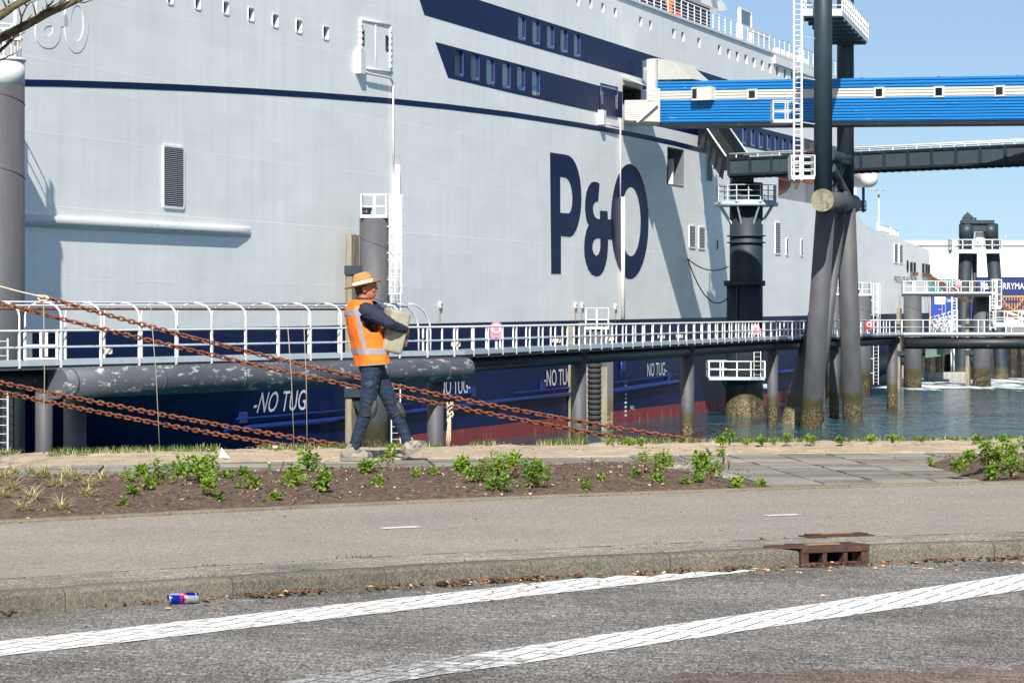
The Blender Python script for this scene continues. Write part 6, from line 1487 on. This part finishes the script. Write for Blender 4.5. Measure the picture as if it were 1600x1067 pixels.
sh2 = [(1453, 722, 10, 10), (1498, 727, 23, 21), (1517, 711, 22, 16, 732), (1541, 698, 20, 20, 735), (1550, 715, 40, 36), (1578, 706, 26, 26, 738), (1580, 734, 24, 34), (1547, 739, 26, 14), (1600, 696, 16, 22, 735), (1612, 725, 26, 30)]
for i, s in enumerate(sh2): shrub(s[0], s[1], s[2], s[3], i, len(sh2), 'shrubs in the right planting bed', 'in the right hand bed', stemy=s[4] if len(s) > 4 else None)
we = [(1128, 690, 18, 9), (1141, 685, 14, 16), (1165, 690, 22, 8), (1190, 689, 22, 9), (1209, 690, 12, 8), (1229, 686, 10, 12), (1268, 688, 22, 9), (1312, 688, 16, 7), (1360, 687, 18, 8), (1395, 686, 26, 8), (1440, 686, 22, 7), (1520, 686, 14, 12), (1570, 685, 30, 8), (958, 691, 14, 9), (985, 690, 20, 8), (1003, 692, 18, 7)]
for i, s in enumerate(sorted(we)): shrub(s[0], s[1], s[2], s[3], i, len(we), 'weeds along the water edge', 'at the sandy water edge', z0=.13)
# dry bare stems
for i, (x0, y0, x1, y1) in enumerate(((433, 742, 443, 720), (630, 738, 624, 725), (860, 742, 862, 722), (878, 748, 882, 727), (924, 732, 924, 714), (993, 740, 996, 718), (1138, 733, 1137, 719), (545, 750, 540, 738), (405, 740, 417, 733))):
    D = (CZ - .18) * F / (y0 - HZ); a, b_ = W(x0, y0, D), W(x1, y1, D); a.z = bedheight(a.x, a.y) - .02; mb = MB(); mb.tube([a, a.lerp(b_, .5) + Vector((.01, 0, 0)), b_], [.008, .007, .006], 6); mb.tube([a.lerp(b_, .55), a.lerp(b_, .7) + Vector((.025, .01, .02))], [.005, .003], 5)
    o = mb.build('cut_stem', STEM); tag(o, ordinal(i) + ' listed short bare red brown stem poking from the long bed', 'stem', 'cut stems in the long bed')
stems = sorted([o for o in bpy.data.objects if o.name.startswith('cut_stem')], key=lambda o: o.data.vertices[0].co.x / o.data.vertices[0].co.y)
for i, o in enumerate(stems): o['label'] = ordinal(i) + ' bare red brown cut stem from the left in the long bed'
# sedge tufts
def blades(mb, base, n, L0, L1, spread, w_, mi, droop=.6, ang=None):
    for k in range(n):
        a = random.uniform(0, 2 * math.pi); ln = random.uniform(L0, L1); sp_ = spread * random.uniform(.3, 1); d = Vector((math.cos(a) * sp_, math.sin(a) * sp_, 1)).normalized(); s = Vector((-math.sin(a), math.cos(a), 0)) * w_
        o = len(mb.v); p = base + Vector((random.gauss(0, .012), random.gauss(0, .012), 0))
        for i in range(4):
            t = i / 3; q = p + d * ln * t + Vector((math.cos(a), math.sin(a), -1)) * droop * ln * t * t * sp_ * .5; ww = s * (1 - t * .9); mb.v += [tuple(q - ww), tuple(q + ww)]
        for i in range(3): mb.f.append((o + 2 * i, o + 2 * i + 1, o + 2 * i + 3, o + 2 * i + 2)); mb.sm.append(True); mb.mi.append(mi)
td = sorted([(24, 742), (48, 742), (21, 767), (90, 762), (104, 748), (118, 750), (159, 754), (50, 783), (136, 778), (140, 762), (33, 800), (96, 797), (4, 779), (70, 745), (-20, 760), (8, 748)])
for i, (px, py) in enumerate(td):
    X, D, z = onbed(px, py)
    t = thing('sedge_tuft', (X, D, z), ordinal(i) + ' pale grassy sedge tuft from the left in the shaded bed end', 'grass tuft', 'sedge tufts at the left'); mb = MB(); blades(mb, Vector((X, D, z)), 60, .08, .20, 1.3, .006, 0, .9); mb.build('dry_blades', SEDGE, t); mb = MB(); blades(mb, Vector((X, D, z)), 40, .05, .11, .8, .005, 0); mb.build('green_blades', SEDGEG, t)
# grass along the edge of the bank
mb = MB()
def grass_at(px0, px1, n, L0, L1, row=(.0, .35)):
    for _ in range(n):
        px = random.uniform(px0, px1); o_ = random.uniform(*row); x = (px - 800) / F * 30; D = Dedge(x) - o_ + .12; x = (px - 800) / F * D
        if noise.noise(Vector((x * 1.6, 3, 0))) < -.25: continue
        blades(mb, Vector((x, D, .1)), 3, L0, L1, .6, .004, 0 if random.random() < .8 else 1)
grass_at(-30, 560, 1000, .025, .085, (0, .55)); grass_at(560, 690, 120, .04, .08); grass_at(735, 780, 60, .04, .09); grass_at(840, 1050, 420, .04, .10, (0, .4)); grass_at(1050, 1640, 800, .03, .07, (0, .18)); grass_at(0, 140, 120, .03, .08, (.4, .9))
o = mb.build('verge_grass', [GRASSM, SEDGE]); tag(o, 'short green grass growing along the sandy edge', 'grass', kind='stuff')
# moss and weeds in joints along the kerb
mb = MB()
for _ in range(420):
    x = random.uniform(-3.2, 3.6)
    if noise.noise(Vector((x * 2.3, 0, 7))) < .12: continue
    p = kpt(x, .155 + random.gauss(0, .008)); blades(mb, Vector((p.x, p.y, .1)), 3, .008, .028, .9, .004, 0)
for _ in range(70):
    x = random.uniform(-3.2, 3.6); p = kpt(x, .78 + random.gauss(0, .01))
    if noise.noise(Vector((x * 2.9, 5, 7))) > .2: blades(mb, Vector((p.x, p.y, .1)), 4, .01, .03, 1.0, .004, 0)
o = mb.build('kerb_weeds', [GRASSM]); tag(o, 'tiny weeds and moss in the joints behind the kerb', 'weeds', kind='stuff')

# ---------------------------------------------------------------- litter
LB = [M('litter_brown', lin((104, 62, 36)), .85, var=.4, scale=30), M('litter_orange', lin((150, 98, 54)), .8, var=.35, scale=30), M('litter_pale', lin((206, 178, 130)), .8, var=.2, scale=30), M('litter_dark', lin((58, 40, 30)), .9, var=.3, scale=30)]
def flake(mb, p, ln, wd, a, mi, lift=.008):
    c, s = math.cos(a), math.sin(a); o = len(mb.v); z = [random.uniform(.001, lift) for _ in range(4)]; m = random.uniform(.2, 1) * lift
    q = [(-.5, 0, z[0]), (0, .5, z[1]), (.5, 0, z[2]), (0, -.5, z[3])]
    for u, v_, h in q: mb.v.append((p[0] + c * u * ln - s * v_ * wd, p[1] + s * u * ln + c * v_ * wd, p[2] + h))
    mb.v.append((p[0], p[1], p[2] + m + .002))
    for i in range(4): mb.f.append((o + i, o + (i + 1) % 4, o + 4)); mb.sm.append(False); mb.mi.append(mi)
mb = MB()
for _ in range(2200):
    x = random.uniform(-3.6, 3.9); dens = .45 + .9 * noise.noise(Vector((x * 1.4, 1.7, 0))) + .5 * noise.noise(Vector((x * 5, 3, 0)))
    if random.random() > dens: continue
    p = kpt(x, -abs(random.gauss(0, .035)) - .004); s = .6 - .09 * x
    flake(mb, (p.x, p.y, .003 + random.uniform(0, .012)), random.uniform(.012, .05), random.uniform(.006, .016), math.atan(s) + random.gauss(0, .6), random.choices((0, 1, 2, 3), (5, 3, .5, 4))[0], .014)
for _ in range(260):
    x = random.uniform(-3.0, 3.6); p = kpt(x, -random.random() ** 1.8 * (2.2 if random.random() < .3 else .8) - .05); flake(mb, (p.x, p.y, .004), random.uniform(.012, .055), random.uniform(.006, .018), random.uniform(0, 3.1), random.choices((0, 1, 2, 3), (4, 3, 2, 2))[0])
for _ in range(60):
    x = random.uniform(1.4, 3.6); p = kpt(x, -random.uniform(.05, .5)); flake(mb, (p.x, p.y, .004), random.uniform(.02, .05), random.uniform(.01, .025), random.uniform(0, 3.1), random.choice((1, 2, 2, 0)))
for _ in range(120):
    x = random.uniform(-3.6, 5); n2 = Vector((-.5, .86)); D = Dbed(x) - abs(random.gauss(0, .05)); flake(mb, (x, D, ZP + .003), random.uniform(.01, .035), random.uniform(.006, .014), random.uniform(0, 3), random.choice((0, 1, 3, 0)))
for _ in range(60):
    x = random.uniform(-3.5, 4); p = kpt(x, random.uniform(.2, 4.5)); flake(mb, (p.x, p.y, ZP + .003), random.uniform(.01, .04), random.uniform(.005, .012), random.uniform(0, 3), random.choice((0, 1, 3)))
o = mb.build('leaf_litter', LB); tag(o, 'dry brown leaf litter gathered along the foot of the kerb', 'leaf litter', kind='stuff')
mb = MB(); CHIP = [M('mulch_dark', lin((70, 54, 44)), .9, var=.3, scale=30), M('mulch_mid', lin((124, 100, 80)), .9, var=.3, scale=30), M('mulch_pale', lin((186, 164, 136)), .9, var=.2, scale=30)]
for _ in range(5200):
    x = random.uniform(-5.4, 5.9); v_ = random.random(); D = Dbed(x) + .14 + (Dside(x) - Dbed(x) - .12) * v_
    if Lbed(D) - .05 < x < 3.95 or abs(x) > D * .185: continue
    flake(mb, (x, D, bedheight(x, D) + .002), random.uniform(.012, .045), random.uniform(.008, .02), random.uniform(0, 3.1), random.choices((0, 1, 2), (5, 4, 1.2))[0], .018)
o = mb.build('bark_mulch', CHIP); tag(o, 'brown bark mulch and soil crumbs covering the planting beds', 'mulch', kind='stuff')
mb = MB()
for _ in range(700):
    x = random.uniform(-5.4, 5.9); D = random.uniform(Dverge(x) + .05, Dedge(x)); flake(mb, (x, D, vz(x, D) + .05 * math.sin(math.pi * (D - Dverge(x)) / 2.6)), random.uniform(.01, .04), random.uniform(.006, .015), random.uniform(0, 3.1), random.choices((0, 1, 2, 3), (4, 1, 3, 2))[0], .012)
o = mb.build('sand_debris', LB); tag(o, 'small twigs and chips scattered on the sand strip', 'debris', kind='stuff')
# pale pebbles by the edging
for i, (px, py, r, wh) in enumerate(((610, 776, .026, 'pink white pebble on the bed edge left of the middle'), (430, 700, .03, 'pale lump lying on the sand near the left chains'))):
    p = G(px, py, .12); mb = MB(); blob(mb, p + Vector((0, 0, r * .3)), (r * 1.1, r, r * .6), n=10); mb.v = [tuple(Vector(v_) + Vector((1, 1, 1)) * .12 * r * noise.noise(Vector(v_) * 60)) for v_ in mb.v]; o = mb.build('pebble', M('pebble_pale', lin((222, 208, 198)), .8)); tag(o, wh, 'pebble')
# paper scrap
p = G(350, 715, .11); mb = MB(); t = [(x * .75, y * .75, z * .8) for x, y, z in [(-.06, 0, 0), (.075, 0, 0), (-.05, .02, .07), (.02, .015, .055), (-.035, .01, .125), (-.02, .05, .04), (.05, .04, .01)]]
mb.add([Vector(q) + p for q in t], [(0, 1, 3), (0, 3, 2), (2, 3, 4), (3, 1, 6), (2, 5, 0), (4, 5, 2), (3, 6, 5), (4, 3, 5)]); o = mb.build('paper_scrap', M('paper', lin((232, 230, 224)), .8)); tag(o, 'crumpled white paper scrap standing in the grass at the left', 'paper')
sm = o.modifiers.new('t', 'SOLIDIFY'); sm.thickness = .002

# ---------------------------------------------------------------- drinks can
def mat_can():
    k = NT('can_print'); ob = k.P(True); x, y, z = k.sep(ob)
    a = k.n('Math'); a.operation = 'ARCTAN2'; k.l(z, a.inputs[0]); k.l(y, a.inputs[1])            # angle round the can
    up = k.math('SINE', k.math('SUBTRACT', k.math('MULTIPLY', k.math('ADD', a.outputs[0], .35), 1.0), 0.0))
    sl = k.math('ADD', k.math('MULTIPLY', up, .03), k.math('MULTIPLY', x, .10))
    q1 = k.math('GREATER_THAN', x, 0.0); q2 = k.math('GREATER_THAN', sl, 0.009)
    xr = k.math('ABSOLUTE', k.math('SUBTRACT', q1, q2))
    end = k.math('GREATER_THAN', k.math('ABSOLUTE', k.math('SUBTRACT', x, .068)), .0035)
    c = k.mix(xr, lin((14, 36, 158)), lin((186, 194, 204))); c = k.mix(end, lin((200, 206, 212)), c)
    k.col(c); k.rough(.28); k.b.inputs['Metallic'].default_value = .55; return k.m
CR = .0285; CL = .172; CX, CD = -1.694, 14.80
can = thing('drinks_can', (0, 0, 0), 'crushed-free blue and silver Red Bull can lying against the kerb'.replace('crushed-free ', ''), 'can', mw=Matrix.Translation((CX, CD, CR + .004)) @ Matrix.Rotation(R(35), 4, 'Z'))
can['label'] = 'blue and silver energy drink can lying in the gutter against the kerb'
def xl(prof, n=28):                              # lathe about local X
    mb = MB(); mb.lathe(prof, (0, 0, 0), n, Matrix(((0, 0, 1), (0, 1, 0), (-1, 0, 0)))); return mb
h = CL / 2
xl([(CR * .84, -h + .010), (CR, -h + .018), (CR, h - .012), (CR * .90, h - .003)]).build('body', mat_can(), can, True)
ALU = M('bare_aluminium', lin((205, 208, 212)), .25, metal=.9, var=.05)
lid = xl([(.0001, -h + .006), (CR * .72, -h + .006), (CR * .78, -h), (CR * .86, -h), (CR * .86, -h + .004), (CR * .84, -h + .011)]).build('lid', ALU, can, True)
mb = MB(); mb.box((-h + .003, .002, .004), (.003, .012, .020)); mb.build('opener_tab', M('can_dark', lin((40, 42, 48)), .4), lid, True)
xl([(CR * .90, h - .003), (CR * .78, h), (CR * .7, h - .002), (.0001, h - .007)]).build('base', ALU, can, True)
def wraptext(body, x0, x1, a0, a1, mat, name):
    vs, fs = text2d(body); xs = [v_.x for v_ in vs]; ys = [v_.y for v_ in vs]; q = []
    for v_ in vs:
        a = a0 + (a1 - a0) * (v_.x - min(xs)) / (max(xs) - min(xs)); x = x0 + (x1 - x0) * (v_.y - min(ys)) / (max(ys) - min(ys)); r = CR + .0006
        q.append((x, -r * math.cos(a), r * math.sin(a)))
    mb = MB(); mb.add(q, fs); return mb.build(name, mat, can, True)
CRED = M('can_red', lin((226, 26, 70)), .35)
wraptext('Red', -.028, -.008, R(-42), R(12), CRED, 'lettering'); wraptext('Bull', -.028, -.008, R(20), R(84), CRED, 'lettering')
mb = MB(); q = []
for i in range(20): t_ = 2 * math.pi * i / 20; a = R(20) + .36 * math.sin(t_); q.append((.004 + .0085 * math.cos(t_), -(CR + .0006) * math.cos(a), (CR + .0006) * math.sin(a)))
mb.add(q, [tuple(range(20))]); mb.build('sun_emblem', M('can_yellow', lin((246, 206, 60)), .35), can, True)
for s in (-1, 1):
    mb = MB(); q = []
    for i in range(12): t_ = 2 * math.pi * i / 12; a = R(20 + s * 26) + .24 * math.sin(t_); q.append((.004 + .006 * math.cos(t_), -(CR + .0011) * math.cos(a), (CR + .0011) * math.sin(a)))
    mb.add(q, [tuple(range(12))]); mb.build('bull_emblem', CRED, can, True)

# ---------------------------------------------------------------- kerb inlet drain
IRON = M('cast_iron_rust', lin((72, 48, 40)), .8, var=.3, scale=14, bump=.4, bscale=60, dirt=lin((100, 64, 46)), dth=(.56, .7), dscale=9)
xm = 1.915; s = .6 - .09 * xm; an = math.atan(s); c0 = kpt(xm, 0); dm = Matrix.Translation((c0.x, c0.y, 0)) @ Matrix.Rotation(an, 4, 'Z')
dr = thing('kerb_inlet', (0, 0, 0), 'rusty cast iron kerb inlet with three square openings', 'drain', mw=dm)
def lb(name, c, d, mat=IRON): mb = MB(); mb.box(c, d); o = mb.build(name, mat, dr, True); bv = o.modifiers.new('b', 'BEVEL'); bv.width = .004; bv.segments = 2; return o
Wd = .455
lb('sill', (0, .02, -.005), (Wd, .06, .05)); lb('lintel', (0, .02, .096), (Wd, .07, .034))
for x, w_ in ((-Wd / 2 + .024, .05), (-.07, .028), (.07, .028), (Wd / 2 - .024, .05)): lb('jamb', (x, .022, .05), (w_, .06, .064))
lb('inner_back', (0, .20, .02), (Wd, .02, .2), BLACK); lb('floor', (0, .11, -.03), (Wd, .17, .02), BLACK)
mb = MB(); mb.add([(-.44, .07, .121), (-.22, -.012, .121), (.235, -.012, .121), (.20, .15, .121), (-.40, .15, .121), (-.44, .07, .108), (-.22, -.012, .108), (.235, -.012, .108), (.20, .15, .108), (-.40, .15, .108)], [(0, 1, 2, 3, 4), (0, 5, 6, 1), (1, 6, 7, 2), (2, 7, 8, 3), (3, 8, 9, 4), (4, 9, 5, 0)]); mb.build('cover', IRON, dr, True)
mb = MB(); mb.box((-.05, .07, .124), (.22, .05, .008)); mb.build('cover_rib', M('iron_worn', lin((150, 112, 84)), .7), dr, True)
dc = thing('iron_cover', (0, 0, 0), 'flat rusty iron access cover set in the paver strip behind the kerb inlet', 'cover', mw=Matrix.Translation((2.03, 18.03, ZP - .006)) @ Matrix.Rotation(an, 4, 'Z'))
mb = MB(); mb.box((0, 0, .004), (.46, .16, .02)); mb.build('frame', IRON, dc, True); mb = MB(); mb.box((0, 0, .017), (.40, .11, .012)); mb.build('plate', IRON, dc, True); mb = MB(); mb.box((0, 0, .022), (.22, .03, .008)); mb.build('lifting_rib', M('iron_worn', (0, 0, 0)), dc, True)
